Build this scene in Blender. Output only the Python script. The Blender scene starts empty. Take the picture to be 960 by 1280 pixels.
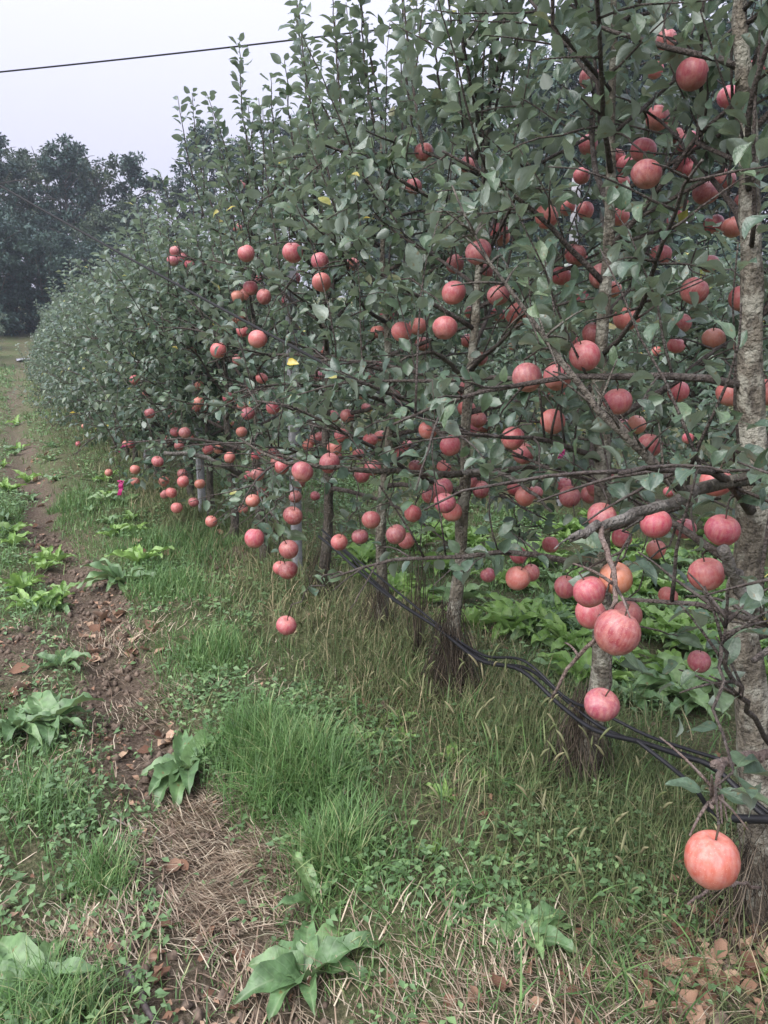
import bpy, math, random
import numpy as np
from math import radians, sin, cos, pi
from mathutils import Vector, Matrix

random.seed(7)
RNG = np.random.default_rng(11)
scene = bpy.context.scene
COL = scene.collection

# ------------------------------------------------------------------ camera
W, H, F = 960.0, 1280.0, 967.0          # photograph pixels, focal length in pixels
YAW, PITCH, EYE = radians(28.3), radians(12.3), 1.5
cd = bpy.data.cameras.new('camera')
cd.sensor_fit = 'VERTICAL'; cd.sensor_height = 24.0; cd.lens = F / H * 24.0
cd.clip_start = 0.05; cd.clip_end = 1500
cam = bpy.data.objects.new('camera', cd); COL.objects.link(cam)
cam.location = (0, 0, EYE)
cam.rotation_euler = (radians(90) - PITCH, 0, -YAW)
scene.camera = cam
FW = np.array([sin(YAW) * cos(PITCH), cos(YAW) * cos(PITCH), -sin(PITCH)])
RT = np.array([cos(YAW), -sin(YAW), 0.0])
UP = np.cross(RT, FW)
CAM = np.array([0, 0, EYE])

def P(px, py, z):
    """photograph pixel + depth along the view axis -> place in metres"""
    return CAM + z * (FW + RT * (px - W / 2) / F + UP * (H / 2 - py) / F)

def G(px, py, zg=0.0):
    d = FW + RT * (px - W / 2) / F + UP * (H / 2 - py) / F
    return CAM + d * ((zg - EYE) / d[2])

def XP(px, py, X):
    """pixel -> where its ray meets the upright plane at this distance from the path"""
    d = FW + RT * (px - W / 2) / F + UP * (H / 2 - py) / F
    return CAM + d * (X / d[0])

def proj(p):
    q = np.asarray(p) - CAM
    z = q @ FW
    zz = np.where(z > 0.05, z, 0.05)
    return W / 2 + F * (q @ RT) / zz, H / 2 - F * (q @ UP) / zz, z

# ------------------------------------------------------------------ sky, sun, exposure
world = bpy.data.worlds.new('World'); scene.world = world; world.use_nodes = True
nt = world.node_tree; nt.nodes.clear()
wo = nt.nodes.new('ShaderNodeOutputWorld'); bg = nt.nodes.new('ShaderNodeBackground')
sky = nt.nodes.new('ShaderNodeTexSky'); sky.sky_type = 'NISHITA'; sky.sun_disc = False
SUN_EL, SUN_AZ = radians(50), radians(-108)      # bright part of the overcast, behind the camera's left
sky.sun_elevation = SUN_EL; sky.sun_rotation = SUN_AZ
sky.dust_density = 4.0
mixn = nt.nodes.new('ShaderNodeMixRGB'); mixn.inputs[0].default_value = 0.965
# cloud layer in the sky texture's units: standard overcast, three times brighter overhead than at the horizon
gtc = nt.nodes.new('ShaderNodeTexCoord'); gsx = nt.nodes.new('ShaderNodeSeparateXYZ'); nt.links.new(gtc.outputs['Generated'], gsx.inputs[0])
gmx = nt.nodes.new('ShaderNodeMath'); gmx.operation = 'MAXIMUM'; gmx.inputs[1].default_value = 0.0; nt.links.new(gsx.outputs[2], gmx.inputs[0])
gma = nt.nodes.new('ShaderNodeMath'); gma.operation = 'MULTIPLY_ADD'; gma.inputs[1].default_value = 2.0; gma.inputs[2].default_value = 1.0; nt.links.new(gmx.outputs[0], gma.inputs[0])
gcl = nt.nodes.new('ShaderNodeMixRGB'); gcl.blend_type = 'MULTIPLY'; gcl.inputs[0].default_value = 1.0
gcl.inputs[1].default_value = (3.0, 3.02, 3.75, 1); nt.links.new(gma.outputs[0], gcl.inputs[2]); nt.links.new(gcl.outputs[0], mixn.inputs[2])
nt.links.new(sky.outputs[0], mixn.inputs[1]); nt.links.new(mixn.outputs[0], bg.inputs[0])
bg.inputs[1].default_value = 0.05
nt.links.new(bg.outputs[0], wo.inputs[0])
sd = bpy.data.lights.new('sun', 'SUN'); sd.energy = 1.5; sd.angle = radians(60); sd.color = (1, 0.97, 0.93)
sun = bpy.data.objects.new('sun', sd); COL.objects.link(sun)
sv = Vector((sin(SUN_AZ) * cos(SUN_EL), cos(SUN_AZ) * cos(SUN_EL), sin(SUN_EL)))
sun.rotation_euler = (-sv).to_track_quat('-Z', 'Y').to_euler()
sun.location = (-4, 0, 8)
scene.view_settings.view_transform = 'Standard'; scene.view_settings.look = 'None'
scene.view_settings.gamma = 1.0; scene.view_settings.use_curve_mapping = False
scene.view_settings.exposure = 2.0
scene.render.engine = 'CYCLES'
scene.cycles.max_bounces = 9; scene.cycles.transparent_max_bounces = 4
scene.cycles.diffuse_bounces = 6; scene.cycles.transmission_bounces = 5

# ------------------------------------------------------------------ materials
def mat(name):
    m = bpy.data.materials.new(name); m.use_nodes = True
    n = m.node_tree.nodes; l = m.node_tree.links
    return m, n, l, n['Principled BSDF'], n['Material Output']

def ramp(n, stops):
    r = n.new('ShaderNodeValToRGB'); e = r.color_ramp.elements
    while len(e) > 1: e.remove(e[0])
    e[0].position, e[0].color = stops[0][0], (*stops[0][1], 1)
    for p, c in stops[1:]:
        k = e.new(p); k.color = (*c, 1)
    return r

def noise(n, l, scale, detail=3, vec=None, rough=0.55):
    t = n.new('ShaderNodeTexNoise'); t.inputs['Scale'].default_value = scale
    t.inputs['Detail'].default_value = detail; t.inputs['Roughness'].default_value = rough
    if vec is not None: l.new(vec, t.inputs['Vector'])
    return t

def bump(n, l, height, strength, dist, bs):
    b = n.new('ShaderNodeBump'); b.inputs['Strength'].default_value = strength
    b.inputs['Distance'].default_value = dist
    l.new(height, b.inputs['Height']); l.new(b.outputs[0], bs.inputs['Normal'])

def mixc(n, l, fac, a, b, mode='MIX'):
    m = n.new('ShaderNodeMixRGB'); m.blend_type = mode
    if isinstance(fac, (int, float)): m.inputs[0].default_value = fac
    else: l.new(fac, m.inputs[0])
    for i, c in ((1, a), (2, b)):
        if isinstance(c, tuple): m.inputs[i].default_value = (*c, 1)
        else: l.new(c, m.inputs[i])
    return m.outputs[0]

def leaf_mat(name, stops, under, rough=0.45, spec=0.5, trans=0.22, veins=False, scale=60, transcol=(0.16, 0.24, 0.05)):
    m, n, l, b, out = mat(name)
    at = n.new('ShaderNodeAttribute'); at.attribute_name = 'tint'
    r = ramp(n, stops); l.new(at.outputs['Fac'], r.inputs[0])
    geo = n.new('ShaderNodeNewGeometry')
    tc = n.new('ShaderNodeTexCoord')
    ns = noise(n, l, scale, 2, tc.outputs['Object'])
    nr = n.new('ShaderNodeMapRange'); nr.inputs[1].default_value = 0.3; nr.inputs[2].default_value = 0.7
    nr.inputs[3].default_value = 0.72; nr.inputs[4].default_value = 1.3
    l.new(ns.outputs[0], nr.inputs[0])
    c = mixc(n, l, 1.0, r.outputs[0], nr.outputs[0], 'MULTIPLY')
    if under is not None:
        c = mixc(n, l, geo.outputs['Backfacing'], c, mixc(n, l, 0.75, c, under))
    l.new(c, b.inputs['Base Color'])
    b.inputs['Roughness'].default_value = rough
    b.inputs['Specular IOR Level'].default_value = spec
    hgt = ns.outputs[0]
    if veins:          # midrib and side veins in the leaf's own frame
        sp = n.new('ShaderNodeSeparateXYZ'); l.new(tc.outputs['Object'], sp.inputs[0])
        ab = n.new('ShaderNodeMath'); ab.operation = 'ABSOLUTE'; l.new(sp.outputs[0], ab.inputs[0])
        m1 = n.new('ShaderNodeMath'); m1.operation = 'MULTIPLY_ADD'; m1.inputs[1].default_value = -0.9; l.new(ab.outputs[0], m1.inputs[0]); l.new(sp.outputs[1], m1.inputs[2])
        m2 = n.new('ShaderNodeMath'); m2.operation = 'MULTIPLY'; m2.inputs[1].default_value = 58.0; l.new(m1.outputs[0], m2.inputs[0])
        m3 = n.new('ShaderNodeMath'); m3.operation = 'SINE'; l.new(m2.outputs[0], m3.inputs[0])
        vr_ = ramp(n, [(0.80, (0, 0, 0)), (0.97, (0.14, 0.14, 0.14))]); l.new(m3.outputs[0], vr_.inputs[0])
        rr_ = ramp(n, [(0.005, (0.5, 0.5, 0.5)), (0.018, (0, 0, 0))]); l.new(ab.outputs[0], rr_.inputs[0])
        mx = n.new('ShaderNodeMath'); mx.operation = 'MAXIMUM'; l.new(vr_.outputs[0], mx.inputs[0]); l.new(rr_.outputs[0], mx.inputs[1])
        c = mixc(n, l, mx.outputs[0], c, mixc(n, l, 0.5, c, (0.30, 0.36, 0.22)))
        sn = noise(n, l, 3.3 if name == 'apple_leaf' else 9.0, 2, tc.outputs['Object']); so_ = ramp(n, [(0.66 if name == 'apple_leaf' else 0.70, (0, 0, 0)), (0.72, (0.7, 0.7, 0.7))]); l.new(sn.outputs[0], so_.inputs[0])
        c = mixc(n, l, so_.outputs[0], c, (0.20, 0.135, 0.06))
        l.new(c, b.inputs['Base Color'])
        sb = n.new('ShaderNodeMath'); sb.operation = 'MULTIPLY_ADD'; sb.inputs[1].default_value = -0.9; l.new(mx.outputs[0], sb.inputs[0]); l.new(ns.outputs[0], sb.inputs[2]); hgt = sb.outputs[0]
    bump(n, l, hgt, 0.22 if veins else 0.25, 0.015 if veins else 0.004, b)
    if trans > 0:
        t = n.new('ShaderNodeBsdfTranslucent')
        l.new(mixc(n, l, 0.5, c, transcol), t.inputs[0])
        ms = n.new('ShaderNodeMixShader'); ms.inputs[0].default_value = trans
        l.new(b.outputs[0], ms.inputs[1]); l.new(t.outputs[0], ms.inputs[2]); l.new(ms.outputs[0], out.inputs[0])
    return m

M = {}
AL = [(0.0, (0.057, 0.096, 0.071)), (0.45, (0.084, 0.135, 0.091)), (0.86, (0.128, 0.188, 0.097)), (0.955, (0.193, 0.255, 0.085)), (0.985, (0.504, 0.415, 0.074)), (1.0, (0.600, 0.445, 0.074))]
M['apple_leaf'] = leaf_mat('apple_leaf', AL, (0.27, 0.32, 0.27), 0.34, 0.75, 0.30, veins=True, scale=6, transcol=(0.15, 0.21, 0.07))
M['apple_foliage'] = leaf_mat('apple_foliage', AL, (0.27, 0.32, 0.27), 0.34, 0.75, 0.30, transcol=(0.15, 0.21, 0.07))
M['forest_leaf'] = leaf_mat('forest_leaf', [(0.0, (0.035, 0.055, 0.046)), (0.5, (0.058, 0.087, 0.060)), (1.0, (0.099, 0.127, 0.062))],
                            (0.08, 0.11, 0.09), 0.6, 0.3, 0.12, scale=3)
M['forest_dark'] = leaf_mat('forest_dark', [(0.0, (0.026, 0.052, 0.052)), (0.6, (0.047, 0.086, 0.073)), (1.0, (0.078, 0.126, 0.085))],
                            (0.05, 0.08, 0.07), 0.6, 0.3, 0.08, scale=3)
M['dock'] = leaf_mat('dock', [(0.0, (0.079, 0.151, 0.061)), (0.5, (0.120, 0.215, 0.091)), (1.0, (0.209, 0.328, 0.132))],
                     (0.18, 0.25, 0.14), 0.38, 0.5, 0.25, veins=True, scale=7)
M['greens'] = leaf_mat('greens', [(0.0, (0.105, 0.205, 0.050)), (0.5, (0.17, 0.31, 0.075)), (1.0, (0.27, 0.42, 0.12))],
                       (0.2, 0.32, 0.12), 0.38, 0.5, 0.32, veins=True, scale=7, transcol=(0.25, 0.42, 0.06))
M['cover'] = leaf_mat('cover', [(0.0, (0.080, 0.148, 0.062)), (0.5, (0.122, 0.213, 0.094)), (1.0, (0.210, 0.323, 0.136))], (0.18, 0.25, 0.14), 0.5, 0.4, 0.25, scale=20)
M['grass'] = leaf_mat('grass', [(0.0, (0.053, 0.114, 0.037)), (0.55, (0.098, 0.202, 0.061)), (0.9, (0.175, 0.285, 0.101)), (1.0, (0.310, 0.334, 0.163))],
                      None, 0.5, 0.4, 0.25, scale=20)
M['dry_grass'] = leaf_mat('dry_grass', [(0.0, (0.071, 0.108, 0.040)), (0.35, (0.122, 0.151, 0.061)), (0.6, (0.201, 0.201, 0.108)), (1.0, (0.431, 0.345, 0.216))],
                          None, 0.7, 0.3, 0.15, scale=20, transcol=(0.2, 0.2, 0.1))
M['straw'] = leaf_mat('straw', [(0.0, (0.099, 0.063, 0.045)), (0.5, (0.330, 0.245, 0.178)), (1.0, (0.600, 0.529, 0.397))], None, 0.8, 0.2, 0.0, scale=20)
M['dead_stalk'] = leaf_mat('dead_stalk', [(0.0, (0.030, 0.024, 0.020)), (0.6, (0.075, 0.06, 0.045)), (1.0, (0.2, 0.16, 0.12))], None, 0.9, 0.2, 0.0, scale=20)
M['fallen_leaf'] = leaf_mat('fallen_leaf', [(0.0, (0.10, 0.05, 0.032)), (0.4, (0.22, 0.125, 0.08)), (0.8, (0.40, 0.27, 0.19)), (0.95, (0.42, 0.30, 0.20)), (1.0, (0.55, 0.36, 0.05))],
                            (0.45, 0.34, 0.27), 0.75, 0.25, 0.05, scale=50, transcol=(0.3, 0.15, 0.05))

def bark_mat(name, c0, c1, c2, scale=1.0, lichen=0.5):
    m, n, l, b, out = mat(name)
    tc = n.new('ShaderNodeTexCoord'); mp = n.new('ShaderNodeMapping'); mp.inputs['Scale'].default_value = (1, 1, 0.35)
    l.new(tc.outputs['Object'], mp.inputs[0])
    n1 = noise(n, l, 45 * scale, 5, mp.outputs[0], 0.65); n2 = noise(n, l, 14 * scale, 4, tc.outputs['Object'], 0.6)
    n3 = noise(n, l, 75 * scale, 3, tc.outputs['Object'])
    r = ramp(n, [(0.32, c0), (0.62, c1)]); l.new(n1.outputs[0], r.inputs[0])
    lr = ramp(n, [(0.50, (0, 0, 0)), (0.60, (lichen, lichen, lichen))]); l.new(n2.outputs[0], lr.inputs[0])
    c = mixc(n, l, lr.outputs[0], r.outputs[0], c2)
    l.new(c, b.inputs['Base Color']); b.inputs['Roughness'].default_value = 0.85
    ad = n.new('ShaderNodeMath'); ad.operation = 'ADD'; l.new(n1.outputs[0], ad.inputs[0]); l.new(n3.outputs[0], ad.inputs[1])
    bump(n, l, ad.outputs[0], 1.0, 0.02, b)
    return m
M['bark'] = bark_mat('bark', (0.050, 0.041, 0.032), (0.200, 0.175, 0.135), (0.36, 0.35, 0.29), 1, 0.75)
M['bark_dark'] = bark_mat('bark_dark', (0.032, 0.027, 0.022), (0.12, 0.10, 0.080), (0.2, 0.19, 0.155), 1, 0.35)
M['bark_pale'] = bark_mat('bark_pale', (0.075, 0.065, 0.056), (0.20, 0.18, 0.158), (0.30, 0.28, 0.26), 1.4, 0.6)
M['twig'] = bark_mat('twig', (0.040, 0.030, 0.027), (0.125, 0.098, 0.084), (0.21, 0.19, 0.17), 2, 0.4)
M['twig_pink'] = bark_mat('twig_pink', (0.13, 0.085, 0.07), (0.30, 0.22, 0.19), (0.36, 0.30, 0.27), 2, 0.5)

m, n, l, b, out = mat('apple_skin'); M['apple'] = m
tc = n.new('ShaderNodeTexCoord'); oi = n.new('ShaderNodeObjectInfo')
mp = n.new('ShaderNodeMapping'); mp.inputs['Scale'].default_value = (1, 1, 0.10); l.new(tc.outputs['Object'], mp.inputs[0])
rnd = n.new('ShaderNodeMath'); rnd.operation = 'MULTIPLY'; rnd.inputs[1].default_value = 37.0; l.new(oi.outputs['Random'], rnd.inputs[0])
l.new(rnd.outputs[0], mp.inputs['Location'])
st = noise(n, l, 150, 3, mp.outputs[0], 0.6)
bl = noise(n, l, 22, 3, tc.outputs['Object'], 0.5); bl.noise_dimensions = '4D'; l.new(rnd.outputs[0], bl.inputs['W'])
sx = n.new('ShaderNodeSeparateXYZ'); l.new(tc.outputs['Object'], sx.inputs[0])
zr = n.new('ShaderNodeMapRange'); zr.inputs[1].default_value = -0.037; zr.inputs[2].default_value = -0.012
zr.inputs[3].default_value = 0.75; zr.inputs[4].default_value = 0.0; l.new(sx.outputs[2], zr.inputs[0])
zt = n.new('ShaderNodeMapRange'); zt.inputs[1].default_value = 0.024; zt.inputs[2].default_value = 0.034
zt.inputs[3].default_value = 0.0; zt.inputs[4].default_value = 0.35; l.new(sx.outputs[2], zt.inputs[0])
sr = ramp(n, [(0.40, (0, 0, 0)), (0.62, (1, 1, 1))]); l.new(st.outputs[0], sr.inputs[0])
br = ramp(n, [(0.42, (0, 0, 0)), (0.72, (0.75, 0.75, 0.75))]); l.new(bl.outputs[0], br.inputs[0])
a1 = n.new('ShaderNodeMath'); a1.operation = 'MAXIMUM'; l.new(zr.outputs[0], a1.inputs[0]); l.new(zt.outputs[0], a1.inputs[1])
a2 = n.new('ShaderNodeMath'); a2.operation = 'MULTIPLY_ADD'; a2.inputs[1].default_value = 0.55; l.new(sr.outputs[0], a2.inputs[0]); l.new(a1.outputs[0], a2.inputs[2])
a3 = n.new('ShaderNodeMath'); a3.operation = 'MULTIPLY_ADD'; a3.inputs[1].default_value = 0.4; a3.use_clamp = True; l.new(br.outputs[0], a3.inputs[0]); l.new(a2.outputs[0], a3.inputs[2])
pale = mixc(n, l, 0.55, oi.outputs['Color'], (0.60, 0.28, 0.21))
c = mixc(n, l, a3.outputs[0], oi.outputs['Color'], pale)
vor = n.new('ShaderNodeTexVoronoi'); vor.inputs['Scale'].default_value = 260; l.new(tc.outputs['Object'], vor.inputs['Vector'])
vr = ramp(n, [(0.10, (0.5, 0.5, 0.5)), (0.2, (0, 0, 0))]); l.new(vor.outputs['Distance'], vr.inputs[0])
c = mixc(n, l, vr.outputs[0], c, (0.60, 0.42, 0.33))
bw = noise(n, l, 60, 4, tc.outputs['Object'], 0.65)
wr = ramp(n, [(0.42, (0.02, 0.02, 0.02)), (0.70, (0.30, 0.30, 0.30))]); l.new(bw.outputs[0], wr.inputs[0])
c = mixc(n, l, wr.outputs[0], c, (0.55, 0.40, 0.40))     # waxy bloom
l.new(c, b.inputs['Base Color']); b.inputs['Roughness'].default_value = 0.46
b.inputs['Specular IOR Level'].default_value = 0.5
b.inputs['Subsurface Weight'].default_value = 0.0
bump(n, l, bl.outputs[0], 0.15, 0.003, b)

def plain(name, col, rough=0.6, scale=30, var=0.25, bmp=0.2, metallic=0.0):
    m, n, l, b, out = mat(name)
    tc = n.new('ShaderNodeTexCoord'); t = noise(n, l, scale, 4, tc.outputs['Object'])
    lo = tuple(c * (1 - var) for c in col); hi = tuple(min(1, c * (1 + var)) for c in col)
    r = ramp(n, [(0.3, lo), (0.7, hi)]); l.new(t.outputs[0], r.inputs[0]); l.new(r.outputs[0], b.inputs['Base Color'])
    b.inputs['Roughness'].default_value = rough; b.inputs['Metallic'].default_value = metallic
    bump(n, l, t.outputs[0], bmp, 0.004, b)
    return m
M['stem'] = plain('stem', (0.06, 0.04, 0.025), 0.8)
M['calyx'] = plain('calyx', (0.05, 0.035, 0.02), 0.9)
M['rot'] = plain('rot', (0.13, 0.045, 0.022), 0.75, 90, 0.7, 0.9)
M['concrete'] = plain('concrete', (0.25, 0.25, 0.265), 0.85, 40, 0.22, 0.4)
M['hose'] = plain('hose', (0.010, 0.010, 0.013), 0.5, 30, 0.4, 0.1)
M['cable'] = plain('cable', (0.014, 0.014, 0.016), 0.95, 300, 0.3, 0.2)
M['ribbon'] = plain('ribbon', (0.45, 0.02, 0.16), 0.5, 40, 0.15, 0.2)
M['sheet'] = plain('sheet', (0.32, 0.32, 0.35), 0.5, 6, 0.25, 0.4)
M['pole'] = plain('pole', (0.16, 0.12, 0.09), 0.85, 25, 0.4, 0.5)
M['clod'] = plain('clod', (0.13, 0.096, 0.072), 0.95, 60, 0.45, 0.9)
M['pale_stick'] = plain('pale_stick', (0.28, 0.25, 0.23), 0.85, 50, 0.4, 0.5)
M['dark_stick'] = plain('dark_stick', (0.07, 0.055, 0.055), 0.7, 50, 0.5, 0.6)

m, n, l, b, out = mat('ground'); M['ground'] = m
tc = n.new('ShaderNodeTexCoord')
at = n.new('ShaderNodeAttribute'); at.attribute_name = 'soil'
n1 = noise(n, l, 9, 6, tc.outputs['Object'], 0.7); n2 = noise(n, l, 70, 5, tc.outputs['Object'], 0.75); n3 = noise(n, l, 2.2, 4, tc.outputs['Object'])
soil = ramp(n, [(0.30, (0.045, 0.033, 0.024)), (0.5, (0.145, 0.108, 0.080)), (0.70, (0.31, 0.245, 0.19))]); l.new(n2.outputs[0], soil.inputs[0])
thatch = ramp(n, [(0.32, (0.043, 0.048, 0.024)), (0.5, (0.114, 0.118, 0.058)), (0.68, (0.300, 0.252, 0.168))]); l.new(n2.outputs[0], thatch.inputs[0])
green = ramp(n, [(0.32, (0.034, 0.058, 0.022)), (0.5, (0.090, 0.126, 0.048)), (0.68, (0.216, 0.228, 0.108))]); l.new(n2.outputs[0], green.inputs[0])
gm = ramp(n, [(0.40, (0, 0, 0)), (0.60, (0.8, 0.8, 0.8))]); l.new(n3.outputs[0], gm.inputs[0])
g = mixc(n, l, gm.outputs[0], thatch.outputs[0], green.outputs[0])
sadd = n.new('ShaderNodeMath'); sadd.operation = 'MULTIPLY_ADD'; sadd.inputs[1].default_value = 0.9; sadd.inputs[2].default_value = -0.45
l.new(n1.outputs[0], sadd.inputs[0])
sf = n.new('ShaderNodeMath'); sf.operation = 'ADD'; sf.use_clamp = True; l.new(sadd.outputs[0], sf.inputs[0]); l.new(at.outputs['Fac'], sf.inputs[1])
c = mixc(n, l, sf.outputs[0], g, soil.outputs[0])
l.new(c, b.inputs['Base Color']); b.inputs['Roughness'].default_value = 0.95; b.inputs['Specular IOR Level'].default_value = 0.2
ad = n.new('ShaderNodeMath'); ad.operation = 'ADD'; l.new(n1.outputs[0], ad.inputs[0]); l.new(n2.outputs[0], ad.inputs[1])
bump(n, l, ad.outputs[0], 1.0, 0.03, b)

# ------------------------------------------------------------------ mesh helpers
def mesh_np(name, verts, polys, material, tint=None, smooth=True, attr='tint'):
    """verts (n,3); polys list of (m,k) index arrays"""
    me = bpy.data.meshes.new(name)
    verts = np.ascontiguousarray(verts, dtype=np.float32)
    me.vertices.add(len(verts)); me.vertices.foreach_set('co', verts.ravel())
    polys = [np.asarray(p, dtype=np.int32) for p in polys if len(p)]
    nl = sum(p.size for p in polys); npoly = sum(len(p) for p in polys)
    me.loops.add(nl); me.polygons.add(npoly)
    me.loops.foreach_set('vertex_index', np.concatenate([p.ravel() for p in polys]))
    tot = np.concatenate([np.full(len(p), p.shape[1], dtype=np.int32) for p in polys])
    start = np.concatenate([[0], np.cumsum(tot)[:-1]]).astype(np.int32)
    me.polygons.foreach_set('loop_start', start)
    if smooth: me.polygons.foreach_set('use_smooth', np.ones(npoly, dtype=bool))
    me.update(calc_edges=True)
    if tint is not None:
        a = me.attributes.new(attr, 'FLOAT', 'POINT')
        a.data.foreach_set('value', np.ascontiguousarray(tint, dtype=np.float32))
    if material is not None: me.materials.append(material)
    return me

def obj(name, me, parent=None, loc=None):
    o = bpy.data.objects.new(name, me); COL.objects.link(o)
    if parent is not None: o.parent = parent
    if loc is not None: o.location = loc
    return o

def tag(o, label, cat, group=None, kind=None):
    if label: o['label'] = label
    if cat: o['category'] = cat
    if group: o['group'] = group
    if kind: o['kind'] = kind
    return o

def thing(name, label, cat, loc, group=None, rz=0.0):
    o = bpy.data.objects.new(name, None); COL.objects.link(o)
    o.empty_display_size = 0.1
    o.location = loc; o.rotation_euler = (0, 0, rz)
    return tag(o, label, cat, group)

class MB:
    def __init__(s): s.v = []; s.q = []; s.t = []; s.n = 0; s.tn = []
    def add(s, v, q=(), t=(), tint=0.5):
        v = np.asarray(v, float); k = len(v)
        s.v.append(v)
        if len(q): s.q.append(np.asarray(q) + s.n)
        if len(t): s.t.append(np.asarray(t) + s.n)
        s.tn.append(np.broadcast_to(np.asarray(tint, float), (k,)))
        s.n += k
    def mesh(s, name, material, smooth=True):
        if s.n == 0: return None
        po = []
        if s.q: po.append(np.concatenate(s.q))
        if s.t: po.append(np.concatenate(s.t))
        return mesh_np(name, np.concatenate(s.v), po, material, np.concatenate(s.tn), smooth)
    def tube(s, pts, r, sides=6, cap=True, lump=0.0, tint=0.5):
        pts = np.asarray(pts, float); n = len(pts)
        r = np.broadcast_to(np.asarray(r, float), (n,))
        tg = np.gradient(pts, axis=0); tg /= np.linalg.norm(tg, axis=1, keepdims=True) + 1e-9
        ref = np.array([0.31, 0.17, 0.93]) if abs(tg[0][2]) < 0.9 else np.array([0.9, 0.31, 0.1])
        u = np.cross(tg, ref); u /= np.linalg.norm(u, axis=1, keepdims=True) + 1e-9
        w = np.cross(tg, u)
        a = np.linspace(0, 2 * pi, sides, endpoint=False)
        rr = r[:, None] * (1 + lump * (RNG.random((n, sides)) - 0.5))
        v = pts[:, None, :] + rr[..., None] * (np.cos(a)[None, :, None] * u[:, None, :] + np.sin(a)[None, :, None] * w[:, None, :])
        v = v.reshape(-1, 3)
        i = np.arange(n - 1)[:, None] * sides; j = np.arange(sides)[None, :]; j2 = (j + 1) % sides
        q = np.stack([i + j, i + j2, i + sides + j2, i + sides + j], -1).reshape(-1, 4)
        t = []
        if cap:
            v = np.concatenate([v, pts[:1], pts[-1:]])
            a0 = n * sides; jj = np.arange(sides)
            t = np.concatenate([np.stack([np.full(sides, a0), (jj + 1) % sides, jj], -1),
                                np.stack([np.full(sides, a0 + 1), (n - 1) * sides + jj, (n - 1) * sides + (jj + 1) % sides], -1)])
        s.add(v, q, t, tint)

def nrm(v):
    v = np.asarray(v, float)
    return v / (np.linalg.norm(v, axis=-1, keepdims=True) + 1e-9)

def smooth_path(ctrl, n):
    """Catmull-Rom through control points"""
    c = np.asarray(ctrl, float); c = np.concatenate([[2 * c[0] - c[1]], c, [2 * c[-1] - c[-2]]])
    k = len(c) - 3; out = []
    for t in np.linspace(0, k - 1e-6, n):
        i = int(t); f = t - i; p0, p1, p2, p3 = c[i:i + 4]
        out.append(0.5 * (2 * p1 + (p2 - p0) * f + (2 * p0 - 5 * p1 + 4 * p2 - p3) * f ** 2 + (3 * p1 - p0 - 3 * p2 + p3) * f ** 3))
    return np.array(out)

def vnoise(x, y, seed=0):
    x = np.asarray(x, float); y = np.asarray(y, float)
    xi = np.floor(x).astype(np.int64); yi = np.floor(y).astype(np.int64); fx = x - xi; fy = y - yi
    def h(a, b):
        v = (a * 374761393 + b * 668265263 + seed * 1442695041) & 0xffffffff
        v = ((v ^ (v >> 13)) * 1274126177) & 0xffffffff
        return ((v ^ (v >> 16)) & 0xffff) / 65535.0
    u = fx * fx * (3 - 2 * fx); w = fy * fy * (3 - 2 * fy)
    return (h(xi, yi) * (1 - u) + h(xi + 1, yi) * u) * (1 - w) + (h(xi, yi + 1) * (1 - u) + h(xi + 1, yi + 1) * u) * w

def fbm(x, y, seed=0, oct=4):
    s = 0; a = 0.5
    for k in range(oct):
        s = s + a * (vnoise(x, y, seed + k) - 0.5); x = x * 2.03 + 7.1; y = y * 2.03 + 3.7; a *= 0.5
    return s

# ------------------------------------------------------------------ the lie of the land
def bend(y):
    y = np.asarray(y, float)
    return 0.0022 * np.clip(y - 5, 0, 40) ** 2
ROW = 1.75
def rowx(y): return ROW + bend(y)

def soil_amount(x, y):
    x = np.asarray(x, float); y = np.asarray(y, float); u = x - bend(y)
    c = 0.50 + 0.07 * np.sin(1.6 * y + 0.5) - 0.25 * np.clip(2.1 - y, 0, 1.2)
    w = 0.21 + 0.10 * np.clip(2.6 - y, 0, 1) + 0.10 * fbm(u * 2, y * 1.3, 5)
    a = np.exp(-((u - c) / w) ** 4)
    a = np.maximum(a, 0.8 * np.exp(-(((u - 0.10) / 0.30) ** 2 + ((y - 4.0) / 0.40) ** 2)))
    a = np.maximum(a, 1.0 * np.exp(-(((u - ROW + 0.05) / 0.34) ** 2)) * np.exp(-((y - 0.9) / 0.42) ** 2))
    a = np.maximum(a, 0.6 * np.exp(-(((u - 1.35) / 0.15) ** 2 + ((y - 2.35) / 0.3) ** 2)))
    a = np.maximum(a, 0.5 * np.exp(-(((u - ROW + 0.2) / 0.35) ** 2 + ((y - 5.0) / 0.6) ** 2)))
    a = a * np.clip(1.25 - 0.035 * y, 0.55, 1) + 1.15 * fbm(x * 3.1, y * 3.1, 9)
    return np.clip(a, 0, 1)

def ground_z(x, y):
    x = np.asarray(x, float); y = np.asarray(y, float); u = x - bend(y)
    z = -0.07 * np.exp(-((u - 0.5) / 0.2) ** 2) + 0.045 * np.exp(-((u - 0.98) / 0.25) ** 2) + 0.03 * np.exp(-((u - ROW) / 0.3) ** 2)
    near = np.exp(-(x ** 2 + y ** 2) / 900.0)
    z = z * near + near * (0.10 * fbm(x * 1.7, y * 1.7, 1) + 0.05 * fbm(x * 8, y * 8, 2, 3))
    z = z + near * 0.05 * soil_amount(x, y) * fbm(x * 14, y * 14, 21, 3)
    d = np.sqrt(x ** 2 + y ** 2); az = np.arctan2(x, y)
    rise = np.clip(d - (33 - 14 * np.clip((az - 0.45) / 0.5, 0, 1)), 0, 400)
    z = z + 0.16 * rise * np.exp(-rise / 120.0) + 0.055 * np.clip(d - 19, 0, 16)
    return z

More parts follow.
